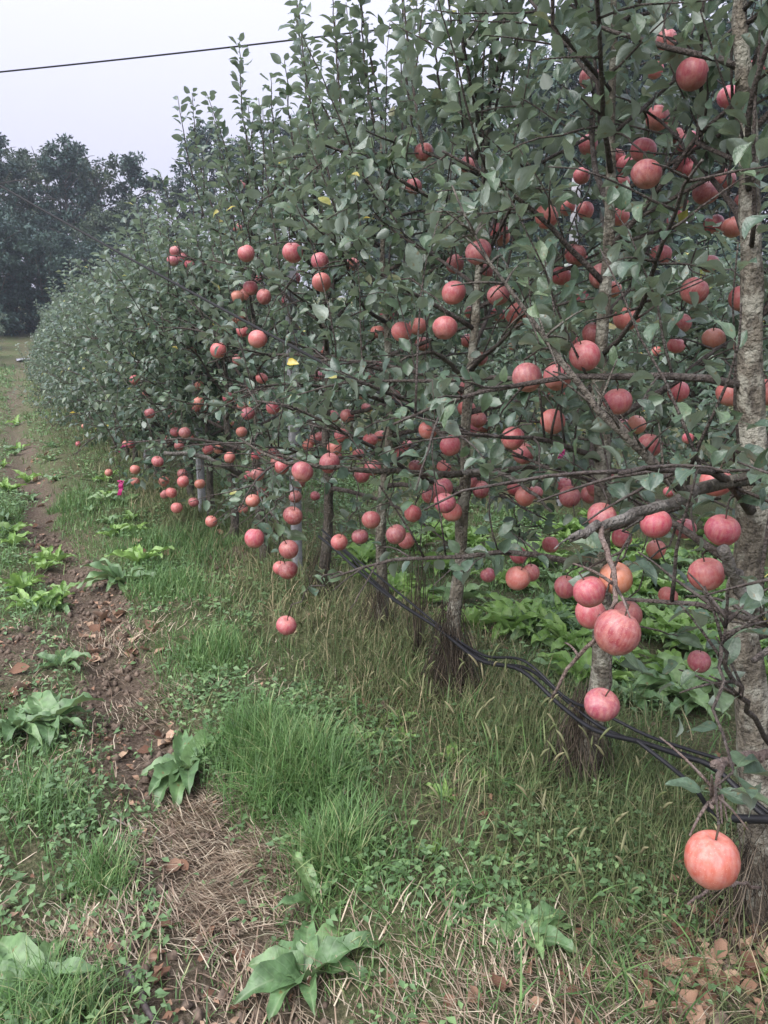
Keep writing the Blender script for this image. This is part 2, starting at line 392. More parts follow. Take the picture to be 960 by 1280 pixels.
def axis_pts(lo, hi, step, far_lo, far_hi):
    a = list(np.arange(lo, hi, step)); s = step
    while a[-1] < far_hi: s *= 1.16; a.append(a[-1] + s)
    s = step; b = []
    p = a[0]
    while p > far_lo: s *= 1.3; p -= s; b.append(p)
    return np.array(b[::-1] + a)
gx = axis_pts(-1.2, 3.6, 0.028, -300, 320); gy = axis_pts(0.6, 7.5, 0.028, -200, 420)
GX, GY = np.meshgrid(gx, gy)
gv = np.stack([GX, GY, ground_z(GX, GY)], -1).reshape(-1, 3)
nx, ny = len(gx), len(gy)
ii = (np.arange(ny - 1)[:, None] * nx + np.arange(nx - 1)[None, :]).ravel()
gq = np.stack([ii, ii + 1, ii + 1 + nx, ii + nx], -1)
me = mesh_np('ground', gv, [gq], M['ground'], soil_amount(GX, GY).ravel(), attr='soil')
go = obj('ground', me); go['kind'] = 'structure'

def gz(x, y): return float(ground_z(x, y))

# ------------------------------------------------------------------ leaf shapes
def leaf_template(rng, fold=0.25, droop=0.25, wave=0.05, wid=0.29):
    ys = [0.0, 0.22, 0.5, 0.78, 1.0]; ws = [0, wid * 0.85, wid, wid * 0.66, 0]
    tw = rng.uniform(-0.25, 0.25)
    v = []
    for y, w in zip(ys, ws):
        zc = -droop * y * y; a = tw * y
        if w == 0: v.append((0, y * (1 - 0.12 * droop), zc)); continue
        for sx in (-1, 0, 1):
            x = sx * w; z = zc + abs(sx) * w * fold + (wave * rng.uniform(-1, 1) if sx else 0)
            v.append((x * cos(a), y * (1 - 0.12 * droop) + (0.02 * rng.uniform(-1, 1) if sx else 0), z + x * sin(a)))
    return np.array(v)
LEAF_T = np.array([(0, 2, 1), (0, 3, 2), (10, 7, 8), (10, 8, 9)])
LEAF_Q = np.array([(1, 2, 5, 4), (2, 3, 6, 5), (4, 5, 8, 7), (5, 6, 9, 8)])
_r = np.random.default_rng(3)
LEAVES = [leaf_template(_r, _r.uniform(0.15, 0.75), _r.uniform(-0.1, 0.75), 0.07, _r.uniform(0.28, 0.36)) for _ in range(10)]
LOW_V = np.array([(0, 0, 0), (-0.29, 0.45, 0.09), (0, 0.5, -0.05), (0.29, 0.45, 0.09), (0, 1, -0.2)], float)
LOW_T = np.array([(0, 2, 1), (0, 3, 2), (1, 2, 4), (2, 3, 4)])

def leaf_frames(d, nvec):
    d = nrm(d); s = nrm(np.cross(d, nvec)); n2 = np.cross(s, d)
    return np.stack([s, d, n2], -1)      # columns

def leaves_to_mb(mb, pos, R, size, var, tint, low=False):
    if len(pos) == 0: return
    if low:
        v = pos[:, None, :] + size[:, None, None] * np.einsum('nij,kj->nki', R, LOW_V)
        k = 5; t = (np.arange(len(pos))[:, None, None] * k + LOW_T[None]).reshape(-1, 3)
        mb.add(v.reshape(-1, 3), (), t, np.repeat(tint, k)); return
    T = np.stack(LEAVES)[var]
    v = pos[:, None, :] + size[:, None, None] * np.einsum('nij,nkj->nki', R, T)
    k = 11; base = np.arange(len(pos))[:, None, None] * k
    mb.add(v.reshape(-1, 3), (base + LEAF_Q[None]).reshape(-1, 4), (base + LEAF_T[None]).reshape(-1, 3), np.repeat(tint, k))

def leaf_hi(seed):
    rng = np.random.default_rng(seed); ts = np.array([0, .07, .2, .36, .52, .68, .84, 1.0]); xs = np.array([-1, -.55, 0, .55, 1])
    wid = rng.uniform(.235, .315); fold = rng.uniform(.15, .8); droop = rng.uniform(-.15, 1.0); tw = rng.uniform(-.7, .7); edge = rng.uniform(-.35, .25); p = rng.uniform(0, 6, 2); side = rng.uniform(-.15, .15)
    ang = 0.25 - droop * ts; cy = np.concatenate([[0], np.cumsum(np.cos(ang[:-1]) * np.diff(ts))]); cz = np.concatenate([[0], np.cumsum(np.sin(ang[:-1]) * np.diff(ts))])
    v = []
    for i, t in enumerate(ts):
        w = wid * (sin(pi * t ** 0.82) ** 0.8 if 0 < t < 1 else 0.008)
        for x in xs:
            X = x * w; Z = fold * w * abs(x) ** 1.1 + edge * w * x * x + 0.030 * abs(x) * sin(11 * t + p[0 if x < 0 else 1])
            a = tw * t; X, Z = X * cos(a) - Z * sin(a), X * sin(a) + Z * cos(a)
            v.append((X + side * t * t, cy[i] + 0.015 * rng.normal() * abs(x) * (0 < t < 1), cz[i] + Z))
    return np.array(v)
_i = np.arange(7)[:, None] * 5; _j = np.arange(4)[None]
HI_Q = np.stack([_i + _j, _i + _j + 1, _i + 5 + _j + 1, _i + 5 + _j], -1).reshape(-1, 4)
HI = [leaf_hi(s) for s in range(14)]
# single-leaf meshes shared by the leaves that are objects of their own
TINTS = [0.08, 0.22, 0.36, 0.5, 0.62, 0.74, 0.85, 0.93, 0.985]
LEAF_MESH = {}
def leaf_mesh(var, ti):
    k = (var, ti)
    if k not in LEAF_MESH:
        T = HI[(var * 9 + ti * 5) % 14]; k0 = len(T)
        pet = np.array([(-0.012, -0.28, 0.02), (0.012, -0.28, 0.02), (0.014, 0.03, 0.0), (-0.014, 0.03, 0.0)])
        LEAF_MESH[k] = mesh_np('leaf', np.concatenate([T, pet]), [HI_Q, np.array([(k0, k0 + 1, k0 + 2, k0 + 3)])], M['apple_leaf'],
                               np.full(k0 + 4, TINTS[ti]))
    return LEAF_MESH[k]

# ------------------------------------------------------------------ apples seen in the photograph (x, y, width in pixels)
APPLES = '''530,190,25 585,206,22 517,233,21 683,271,30 624,291,24 737,98,26 818,87,22 865,93,38 911,122,28 822,148,29 735,181,25 804,188,32
808,218,38 860,178,27 855,206,26 770,197,23 882,241,31 905,225,28 929,253,22 774,271,24 916,284,27 732,263,22 946,84,22 833,50,26
851,252,19 727,220,21 598,315,32 567,366,30 623,369,28 502,415,27 522,408,23 556,410,30 528,430,19 585,426,18 600,448,20 645,392,27
659,472,38 583,491,19 583,511,22 640,433,10 569,330,23 701,345,25 719,318,26 491,497,20 691,527,33 697,470,36 605,341,23 627,297,21
731,445,40 742,417,28 772,502,37 783,399,32 751,345,30 826,319,27 724,323,22 868,364,33 927,373,32 892,424,29 935,432,34 845,432,21
848,490,26 913,492,36 956,491,36 938,465,20 821,439,13 796,531,24 766,362,22 535,538,23 563,557,26 588,537,20 604,533,19 641,548,31
654,567,27 554,610,26 556,629,28 565,640,25 586,604,23 601,612,23 495,668,25 508,676,22 519,583,16 555,584,19 516,642,23 537,620,20
648,694,22 647,723,31 664,716,22 610,719,20 644,611,21 656,621,25 669,616,19 706,608,22 712,621,28 688,681,21 707,734,29 509,557,14
812,557,29 746,609,27 738,618,24 758,592,19 752,646,37 820,655,38 895,603,40 903,663,43 932,670,32 883,718,43 777,673,26 860,548,15
866,560,12 836,615,14 770,723,43 737,740,43 738,767,38 785,768,35 771,791,57 820,687,24 835,745,25 752,881,43 874,827,30 890,1075,67
856,661,27 308,317,22 366,316,26 400,327,23 402,353,24 313,360,18 330,371,19 297,371,16 307,368,15 360,375,16 321,348,14 368,348,16
322,424,24 303,414,16 273,438,20 404,439,13 472,415,18 441,330,16 327,473,15 310,517,17 341,510,17 434,520,18 290,446,12 458,510,13
397,470,13 473,457,13 287,572,15 260,562,14 273,562,13 293,562,11 322,593,18 342,567,15 320,572,13 378,590,27 412,579,26 352,584,19
390,550,14 400,547,15 418,560,19 427,544,19 385,557,14 463,550,18 475,545,15 452,594,21 466,585,21 369,621,16 366,645,25 318,673,25
361,687,25 360,713,24 350,710,18 358,782,26 316,626,18 304,637,12 424,678,21 464,650,23 450,671,21 394,620,13 448,568,15 219,314,14
216,326,14 228,322,13 237,331,13 297,285,12 301,231,11 232,391,10 227,399,9 246,411,10 240,440,12 168,475,13 178,480,10 184,492,11
255,467,9 309,490,12 138,433,9 147,467,8 100,458,7 187,517,14 197,516,10 216,518,12 246,510,12 254,510,12 219,540,13 231,541,15
240,548,12 210,554,11 224,557,13 197,577,15 169,587,13 169,602,11 158,555,10 164,556,10 136,591,10 138,607,9 162,633,10 205,602,13
229,602,15 228,592,13 206,618,12 214,616,14 250,605,14 242,628,13 221,635,14 265,615,9 264,652,15 302,540,14 292,532,10 274,530,9
98,555,7 105,533,7 97,572,7 4,499,9'''
APPLES = [tuple(float(v) for v in a.split(',')) for a in APPLES.split()]
# half-hidden ones among the leaves of the middle of the row
_ra = random.Random(64)
for _k in range(46):
    _x = _ra.uniform(210, 900); _t = (_x - 210) / 690
    APPLES.append((_x, _ra.uniform(470 - 330 * _t, 640 - 120 * _t), (13 + 13 * _t) * _ra.uniform(.85, 1.05)))
ROWGAP = 3.25
def place_apple(px, py, d):
    """distance from the usual width of an apple, held inside the canopy of the row it hangs in"""
    real = 0.079
    z = real * F / d
    for _ in range(30):
        p = P(px, py, z); u = p[0] - rowx(p[1])
        if u < -1.02: z *= 1.03
        elif 0.75 < u <= 1.5: z *= 0.97
        elif 1.5 < u < ROWGAP - 1.0: z *= 1.03
        elif u > ROWGAP + 0.9: z *= 0.97
        else: break
    return P(px, py, z), float(np.clip(d * z / F, 0.062, 0.090)), z
APP = []
for a in APPLES:
    p, dia, z = place_apple(*a)
    APP.append(dict(px=a[0], py=a[1], d=a[2], p=p, dia=dia, z=z))
AP = np.array([[a['px'], a['py'], a['dia'] * F / a['z'] / 2, a['z']] for a in APP[:-46]])

def thin_leaves(pos, size, keep=0.12, rng=RNG):
    """growers pluck the leaves that shade the fruit: drop most leaves hanging before an apple"""
    x, y, z = proj(pos + 0.0)
    ok = np.ones(len(pos), bool)
    for ax, ay, ar, az in AP:
        rr = ar * (0.95 if ar < 25 else 1.1) + 0.36 * size * F / np.maximum(z, 0.3)
        hit = ((x - ax) ** 2 + (y - ay) ** 2 < rr ** 2) & (z < az + 0.01) & (z > 0.2)
        ok &= ~(hit & (rng.random(len(pos)) > (keep if ar < 19 else 0.0)))
    dc = np.linalg.norm(pos - CAM, axis=1)
    return ok & ((dc > 1.25) | ((pos[:, 2] < 1.12) & (dc > 0.98)))

# ------------------------------------------------------------------ growing an apple tree
def grow(rng, Ht=2.35, nb=18, zlo=0.78, L0=1.05, shoots=12, lean=(0, 0), r0=0.032, dens=1.5, shoot_len=(0.45, 1.0)):
    """skeleton in the tree's own frame: trunk, branches (each a list of limbs) and leaf sites"""
    n = 14; t = np.linspace(0, 1, n)
    wob = np.cumsum(rng.normal(0, 0.012, (n, 2)), axis=0); wob -= wob[0]
    trunk = np.stack([wob[:, 0] + lean[0] * t, wob[:, 1] + lean[1] * t, t * Ht], -1)
    tr = r0 * (1 - 0.82 * t ** 1.1); tr[0] *= 1.35; tr[1] *= 1.05
    branches = []; sites = []
    def leaf_sites(pts, t0, step, kind):
        seg = np.linalg.norm(np.diff(pts, axis=0), axis=1); s = np.concatenate([[0], np.cumsum(seg)]); L = s[-1]
        a = np.arange(t0 * L, L, step) + rng.uniform(0, step * 0.5)
        a = a[a < L]
        if len(a) == 0: return
        pp = np.stack([np.interp(a, s, pts[:, k]) for k in range(3)], -1)
        ax = nrm(np.gradient(pts, axis=0)); dd = nrm(np.stack([np.interp(a, s, ax[:, k]) for k in range(3)], -1))
        ph = np.arange(len(a)) * 2.4 + rng.uniform(0, 6)
        sites.append((pp, dd, ph, np.full(len(a), kind)))
    def limb(p, d, L, r, n, sag, wob, up=0.0):
        pts = [p]; d = nrm(d); st = L / (n - 1)
        for k in range(n - 1):
            d = nrm(d + rng.normal(0, wob, 3) + np.array([0, 0, up - sag * (k / n)]))
            pts.append(pts[-1] + d * st)
        return np.array(pts)
    az = rng.uniform(0, 6.28)
    for i in range(nb):
        f = i / (nb - 1); z = zlo + (Ht * 0.86 - zlo) * f ** 0.95
        az += 2.4 + rng.uniform(-0.4, 0.4)
        p = np.array([np.interp(z, trunk[:, 2], trunk[:, k]) for k in range(3)])
        el = radians(rng.uniform(0, 28) + 22 * f)
        # branches trained out over the path and the far side rather than into the neighbours
        dv = np.array([cos(az) * cos(el), 0.75 * sin(az) * cos(el), sin(el)])
        L = L0 * (1.0 - 0.45 * f) * rng.uniform(0.75, 1.12)
        rb = (0.013 - 0.005 * f) * rng.uniform(0.8, 1.2) 
        b = limb(p, dv, L, rb, 9, 0.16 * (1 - f), 0.09)
        rad = np.linspace(rb, 0.0035, 9)
        limbs = [(b, rad, 6)]
        leaf_sites(b, 0.35, 0.034 / dens, 0)
        ntw = max(4, int(round(L * 11)))
        for k in range(ntw):
            tt = 0.18 + 0.8 * (k + rng.random()) / ntw
            j = min(7, int(tt * 8)); q = b[j] + (b[j + 1] - b[j]) * (tt * 8 - j)
            side = nrm(np.cross(b[j + 1] - b[j], (0, 0, 1))) * rng.choice([-1, 1])
            shoot = rng.random() < 0.16 + 0.2 * f
            if shoot:
                d2 = nrm(np.array([0, 0, 1.0]) + 0.35 * nrm(b[j + 1] - b[j]) + rng.normal(0, 0.2, 3)); L2 = rng.uniform(0.25, 0.6); sg = 0
            else:
                d2 = nrm(side + 0.7 * nrm(b[j + 1] - b[j]) + np.array([0, 0, rng.uniform(-0.6, 0.5)])); L2 = rng.uniform(0.12, 0.36); sg = 0.12
            tw = limb(q, d2, L2, 0.003, 6, sg, 0.10)
            limbs.append((tw, np.linspace(0.0042, 0.0016, 6), 4))
            leaf_sites(tw, 0.12, 0.026 / dens, 1 if shoot else 0)
        branches.append(limbs)
    top = []
    for k in range(shoots):
        z = Ht * rng.uniform(0.62, 1.0) if k else Ht
        p = np.array([np.interp(z, trunk[:, 2], trunk[:, c]) for c in range(3)])
        a = rng.uniform(0, 6.28); off = rng.uniform(0.0, 0.42) if k else 0.0
        p2 = p + np.array([cos(a) * off, 0.7 * sin(a) * off, off * 0.35])
        Ls = rng.uniform(*shoot_len)
        d = np.array([cos(a) * 0.25, sin(a) * 0.2, 1.0]) + rng.normal(0, 0.06, 3)
        s = limb(p2, d, Ls, 0.004, 9, 0, 0.035, 0.02)
        if off > 0.03: s = np.concatenate([[p], s]); 
        top.append([(s, np.linspace(0.0065, 0.0018, len(s)), 5)])
        leaf_sites(s, 0.10, 0.024 / dens, 1)
    return dict(trunk=trunk, tr=tr, branches=branches, shoots=top, sites=sites)

def leaves_from_sites(sites, rng, smin=0.038, smax=0.068):
    pp = np.concatenate([s[0] for s in sites]); dd = np.concatenate([s[1] for s in sites])
    ph = np.concatenate([s[2] for s in sites]); kd = np.concatenate([s[3] for s in sites])
    N = len(pp)
    ref = np.where(np.abs(dd[:, 2:3]) > 0.8, np.array([[1.0, 0.2, 0]]), np.array([[0, 0, 1.0]]))
    u = nrm(np.cross(dd, ref)); w = np.cross(dd, u)
    radial = u * np.cos(ph)[:, None] + w * np.sin(ph)[:, None]
    up = np.array([0, 0, 1.0])
    d = np.where(kd[:, None] == 1, radial + 0.55 * dd, radial + 0.45 * dd - 0.15 * up) + rng.normal(0, 0.28, (N, 3))
    d = nrm(d)
    nv = np.where(kd[:, None] == 1, up * 0.8 + 0.5 * dd, up) + rng.normal(0, 0.55, (N, 3))
    R = leaf_frames(d, nv)
    size = rng.uniform(smin, smax, N) * np.where(kd == 1, 1.10, 0.95)
    pos = pp + d * (size * 0.28)[:, None]
    var = rng.integers(0, 10, N)
    tint = np.clip(rng.beta(2.0, 2.4, N) * 0.93, 0, 1); yl = rng.random(N) < 0.010
    tint[yl] = rng.uniform(0.96, 1.0, yl.sum())
    return pos, R, size, var, tint

def add_limbs(mb, limbs):
    for pts, rad, sides in limbs: mb.tube(pts, rad, sides)

NODES = []      # (world points, tree object) for hanging the fruit
LEAFQ = []
def leaf_objects(tree, off, pos, R, size, var, tint, nmax=300):
    """leaves that show largest become objects, the rest one part"""
    Wp = pos + off
    ok = thin_leaves(Wp + R[:, :, 1] * (0.45 * size)[:, None], size)
    pos, R, size, var, tint, Wp = pos[ok], R[ok], size[ok], var[ok], tint[ok], Wp[ok]
    x, y, z = proj(Wp)
    vis = (x > -20) & (x < W + 20) & (y > -20) & (y < H + 20) & (z > 0.3)
    score = np.where(vis, size / np.maximum(z, 0.3), 0)
    order = np.argsort(-score); pick = order[:nmax]; pick = pick[score[pick] > 0]
    rest = np.setdiff1d(np.arange(len(pos)), pick)
    tin = np.array(TINTS)
    for k in pick:
        o = bpy.data.objects.new('leaf', leaf_mesh(int(var[k]), int(np.argmin(np.abs(tin - tint[k])))))
        COL.objects.link(o); o.parent = tree
        o.matrix_local = Matrix.Translation(pos[k]) @ (Matrix(R[k].tolist()).to_4x4()) @ Matrix.Scale(float(size[k]), 4)
    mb = MB(); leaves_to_mb(mb, pos[rest], R[rest], size[rest], var[rest], tint[rest])
    me = mb.mesh('foliage', M['apple_foliage'])
    if me: obj('foliage', me, tree)['kind'] = 'stuff'

ROWGRP = 'apple trees in the fruiting row beside the path'
def near_tree(y, x, label, seed, r0=0.032, Ht=2.45, lean=(0, 0), extra=(), bark='bark', low=0.78, thin=0.72, open_front=0.8, **kw):
    rng = np.random.default_rng(seed)
    g = grow(rng, Ht=Ht, r0=r0, lean=lean, **kw)
    z0 = gz(x, y) - 0.03; off = np.array([x, y, z0])
    t = thing('apple_tree', label, 'apple tree', off, ROWGRP)
    tz = np.linspace(0, 1, 60); tt0 = np.linspace(0, 1, 14); tp = np.stack([np.interp(tz, tt0, g['trunk'][:, k]) for k in range(3)], -1)
    mb = MB(); mb.tube(tp, np.interp(tz, tt0, g['tr']) * (1 + 0.05 * rng.normal(size=60)), 16, lump=0.14); obj('trunk', mb.mesh('trunk', M[bark]), t)
    nodes = [g['trunk'][3:]]
    for limbs in g['branches']:
        mb = MB(); add_limbs(mb, limbs); obj('branch', mb.mesh('branch', M['twig']), t)
        nodes.append(limbs[0][0][2:]); nodes += [q[0][1:4] for q in limbs[1:]]
    for limbs in g['shoots']:
        mb = MB(); add_limbs(mb, limbs); obj('shoot', mb.mesh('shoot', M['twig']), t)
    for ctrl, ra, rb, mname, leafstep in extra:        # limbs the photograph shows singly (world points)
        pts = smooth_path(ctrl, 18) - off
        pts[1:-1] += rng.normal(0, 0.003, (16, 3))
        mb = MB(); mb.tube(pts, rb + (ra - rb) * np.linspace(1, 0, 18) ** (1.0 if ra < 0.016 else 1.4), 9, lump=0.14)
        if leafstep < 0:       # an upright leader shoot, leafy all along
            seg = np.linalg.norm(np.diff(pts, axis=0), axis=1); sa = np.concatenate([[0], np.cumsum(seg)]); aa = np.arange(0.06 * sa[-1], sa[-1], -leafstep)
            pp = np.stack([np.interp(aa, sa, pts[:, k]) for k in range(3)], -1); ax = nrm(np.gradient(pts, axis=0))
            g['sites'].append((pp, nrm(np.stack([np.interp(aa, sa, ax[:, k]) for k in range(3)], -1)), np.arange(len(aa)) * 2.4, np.ones(len(aa))))
            obj('shoot', mb.mesh('shoot', M[mname]), t); continue
        if leafstep:
            seg = np.linalg.norm(np.diff(pts, axis=0), axis=1).sum()
            for k in range(int(seg / leafstep)):
                j = rng.integers(5, 17); ax = nrm(pts[min(j + 1, 17)] - pts[j - 1])
                d = nrm(ax * 0.5 + rng.normal(0, 0.7, 3) + np.array([0, 0, 0.35])); L = rng.uniform(0.05, 0.15)
                tw = pts[j] + np.outer(np.linspace(0, 1, 5), d * L) + np.outer(np.linspace(0, 1, 5) ** 2, (0, 0, -0.02))
                mb.tube(tw, np.linspace(0.0035, 0.0015, 5), 4)
                a = np.linspace(0.2, 1, max(2, int(L / 0.03)))
                g['sites'].append((pts[j] + np.outer(a, d * L), np.repeat(d[None], len(a), 0), np.arange(len(a)) * 2.4, np.zeros(len(a))))
        obj('branch', mb.mesh('branch', M[mname]), t)
        nodes.append(pts[2:])
    pos, R, size, var, tint = leaves_from_sites(g['sites'], rng)
    front = np.where(pos[:, 0] < -0.6, open_front, 1.0)
    ok = (pos[:, 2] > low) & (rng.random(len(pos)) < front) & (rng.random(len(pos)) < np.clip(thin + (1 - thin) * (pos[:, 2] - 1.5) / 0.5, thin, 0.84))
    leaf_objects(t, off, pos[ok], R[ok], size[ok], var[ok], tint[ok])
    NODES.append((np.concatenate(nodes) + off, t))
    return t

def spire(ctrl_px, X):
    return ([XP(px, py, X + dx) for px, py, dx in ctrl_px], 0.0075, 0.0018, 'twig', -0.011)
def sp(x0, y0, x1, y1, X=ROW - 0.05):
    xm, ym = (x0 * .45 + x1 * .55 + random.uniform(-6, 6)), (y0 + y1) / 2
    return spire([(x0, y0, 0.06), (xm, ym, 0.0), (x1, y1, -0.03)], X)
# --- trees one can tell apart, from the right edge of the picture onwards
xA = XP(578, 640, ROW)
T0 = near_tree(0.42, ROW + 0.02, 'apple tree next to the lichen-spotted one, only its outer branches reaching in', 101, 0.045, 2.6, nb=12, open_front=0.35, thin=0.5, shoots=7)
trunk1 = [P(958, 1130, 1.86), P(950, 700, 1.86), P(940, 200, 1.86)]
T1 = near_tree(1.12, ROW - 0.01, 'stout apple tree with pale lichen-spotted trunk, grey forked limb and the lowest large apple', 102, 0.054, 2.7, lean=(0.0, 0.28),
    extra=[([P(956, 598, 1.80), P(905, 604, 1.68), P(850, 612, 1.58), P(793, 553, 1.56), P(735, 495, 1.56), P(690, 432, 1.58), P(640, 365, 1.60),
             P(600, 300, 1.62), P(565, 232, 1.66)], 0.0165, 0.0022, 'bark_dark', 0.03),
           ([P(870, 612, 1.60), P(820, 634, 1.54), P(775, 648, 1.50), P(740, 663, 1.46), P(714, 673, 1.43)], 0.012, 0.0075, 'bark_pale', 0.15),
           ([P(752, 660, 1.47), P(763, 705, 1.40), P(764, 760, 1.35), P(740, 803, 1.38), P(712, 832, 1.42), P(690, 872, 1.46)], 0.0055, 0.003, 'twig_pink', 0.1),
           ([P(950, 775, 1.82), P(925, 735, 1.74), P(904, 685, 1.68)], 0.018, 0.013, 'bark_pale', 0),
           ([P(962, 942, 1.80), P(925, 948, 1.66), P(893, 956, 1.56)], 0.012, 0.009, 'twig_pink', 0),
           ([P(962, 930, 1.78), P(935, 885, 1.45), P(915, 845, 1.35), P(903, 800, 1.3), P(912, 770, 1.3)], 0.006, 0.002, 'twig', 0.05),
           ([P(905, 953, 1.58), P(893, 985, 1.35), P(891, 1010, 1.22)], 0.006, 0.003, 'twig_pink', 0.06),
           ([P(950, 1110, 1.8), P(900, 1105, 1.5), P(860, 1130, 1.35)], 0.004, 0.002, 'twig_pink', 0)], nb=11, shoots=8, low=0.3, thin=0.68, open_front=0.55)
T2 = near_tree(1.80, ROW, 'apple tree whose trunk rises bare behind the grey forked limb, vines at its foot', 103, 0.038, 2.5, nb=14, thin=0.68, open_front=0.6, shoots=9)
T3 = near_tree(2.55, ROW - 0.04, 'slender straight apple tree with dead grass skirt and hoses crossing its foot', 104, 0.031, 2.5,
    extra=[([P(578, 592, 3.03), P(520, 592, 2.95), P(460, 588, 2.88), P(400, 582, 2.84), P(350, 575, 2.84), P(300, 548, 2.86)], 0.014, 0.004, 'bark_dark', 0.14),
           ([P(578, 590, 3.03), P(620, 592, 2.92), P(652, 604, 2.85), P(690, 640, 2.8)], 0.012, 0.005, 'bark_pale', 0.2),
           ([P(578, 470, 3.0), P(540, 440, 2.8), P(500, 452, 2.7)], 0.010, 0.004, 'bark_dark', 0.12)])
T4 = near_tree(3.36, ROW + 0.03, 'slender apple tree with pale bare lower trunk just past the grass-skirted one', 105, 0.032, 2.45, thin=0.6,
    extra=[sp(520, 190, 500, -30), sp(560, 190, 545, 5), sp(595, 200, 592, -10), sp(470, 170, 452, -20)])
T5 = near_tree(4.05, ROW + 0.02, 'dark-trunked apple tree close before the tall pale concrete post', 106, 0.034, 2.3, zlo=0.7, low=0.62, shoot_len=(0.4, 0.9), bark='bark_dark', thin=0.6,
    extra=[sp(430, 190, 415, -20), sp(398, 210, 368, -15), sp(455, 200, 440, 60)])
T6 = near_tree(4.95, ROW - 0.02, 'apple tree just behind the first pale concrete post, apples hanging on long low stems', 107, 0.032, 2.3, zlo=0.62, low=0.55, shoot_len=(0.35, 0.75), bark='bark_dark', thin=0.6,
    extra=[sp(345, 240, 338, 95), sp(322, 240, 299, 52), sp(372, 230, 356, 70), sp(395, 220, 388, 60)])
T7 = near_tree(5.68, ROW - 0.03, 'apple tree with rough dark trunk and a knobbly grey horizontal low limb', 108, 0.032, 2.15, zlo=0.55, low=0.45, shoot_len=(0.35, 0.7), bark='bark_dark',
    thin=0.65, extra=[sp(268, 270, 240, 116), sp(290, 280, 272, 170), sp(250, 290, 252, 185), sp(310, 270, 318, 140),
           ([P(300, 592, 5.25), P(275, 580, 5.05), P(245, 569, 4.95), P(205, 566, 4.85)], 0.022, 0.013, 'bark_pale', 0.3)])

# --- farther trees: a few kinds, copied
VAR = []
def tree_kind(seed, low=True, mat_leaf='apple_foliage', **kw):
    rng = np.random.default_rng(seed); g = grow(rng, **kw)
    mt = MB(); mt.tube(g['trunk'], g['tr'], 8, lump=0.12)
    ml = MB()
    for limbs in g['branches']: add_limbs(ml, [(p, r * 1.15, 4) for p, r, s in limbs])
    for limbs in g['shoots']: add_limbs(ml, [(p, r, 4) for p, r, s in limbs])
    pos, R, size, var, tint = leaves_from_sites(g['sites'], rng, 0.055, 0.092)
    ok = pos[:, 2] > 0.40
    mc = MB(); leaves_to_mb(mc, pos[ok], R[ok], size[ok], var[ok], tint[ok], low)
    nodes = np.concatenate([g['trunk'][4:]] + [l[0][0][2:] for l in g['branches']])
    return mt.mesh('trunk', M['bark_dark']), ml.mesh('branches', M['twig']), mc.mesh('crown', M[mat_leaf]), nodes
for s in range(5):
    VAR.append(tree_kind(300 + s, True, Ht=1.9 + 0.08 * (s % 3), nb=20, L0=1.05, zlo=0.5, shoots=20, dens=1.45, shoot_len=(0.3, 0.85)))

def far_tree(x, y, k, rz, sc, label, group):
    mt, ml, mc, nodes = VAR[k]
    z0 = gz(x, y) - 0.03
    t = thing('apple_tree', label, 'apple tree', (x, y, z0), group, rz); t.scale = (sc, sc, sc)
    obj('trunk', mt, t); obj('limbs', ml, t)
    c = obj('crown', mc, t); c['kind'] = 'stuff'
    ca, sa = cos(rz), sin(rz)
    nn = nodes @ np.array([[ca, -sa, 0], [sa, ca, 0], [0, 0, 1]]).T * sc + np.array([x, y, z0])
    NODES.append((nn, t))
    return t
rr = random.Random(5)
ORD = 'first second third fourth fifth sixth seventh eighth'.split()
y = 6.4; k = 0
while y < 29.5:
    far_tree(float(rowx(y)) + rr.uniform(-0.05, 0.05), y, k % 5, rr.choice([0, pi]) + rr.uniform(-0.3, 0.3), rr.uniform(0.93, 1.05) * (1.0 - 0.0085 * (y - 6)),
             (f'{ORD[k]} apple tree of the fruiting row beyond the knobbly grey limb' if k < 8 else
              ('dense apple tree far along the fruiting row, past the pink ribbon' if y < 20 else 'apple tree at the forest end of the fruiting row')), ROWGRP)
    y += rr.uniform(0.66, 0.8); k += 1
R2 = 'apple trees of the second row'
y = 1.6; k = 2
while y < 15:
    far_tree(float(rowx(y)) + ROWGAP + rr.uniform(-0.08, 0.08), y, k % 5, rr.uniform(0, 6.28), rr.uniform(0.88, 1.0),
             'apple tree in the second row, seen between the trunks of the fruiting row', R2)
    y += rr.uniform(0.8, 1.0); k += 1
y = 4.0; k = 1
while y < 17:
    far_tree(float(rowx(y)) + 2 * ROWGAP + rr.uniform(-0.1, 0.1), y, k % 5, rr.uniform(0, 6.28), rr.uniform(0.88, 1.0),
             'apple tree in the third row, glimpsed through both rows before it', 'apple trees of the third row')
    y += rr.uniform(1.0, 1.3); k += 1
for k, (x, y) in enumerate(((0.62, 31.0), (0.75, 33.0), (0.98, 35.5))):
    far_tree(x, y, k, rr.uniform(0, 6), 0.95, 'apple tree across the grass path at its far end', 'apple trees across the path')

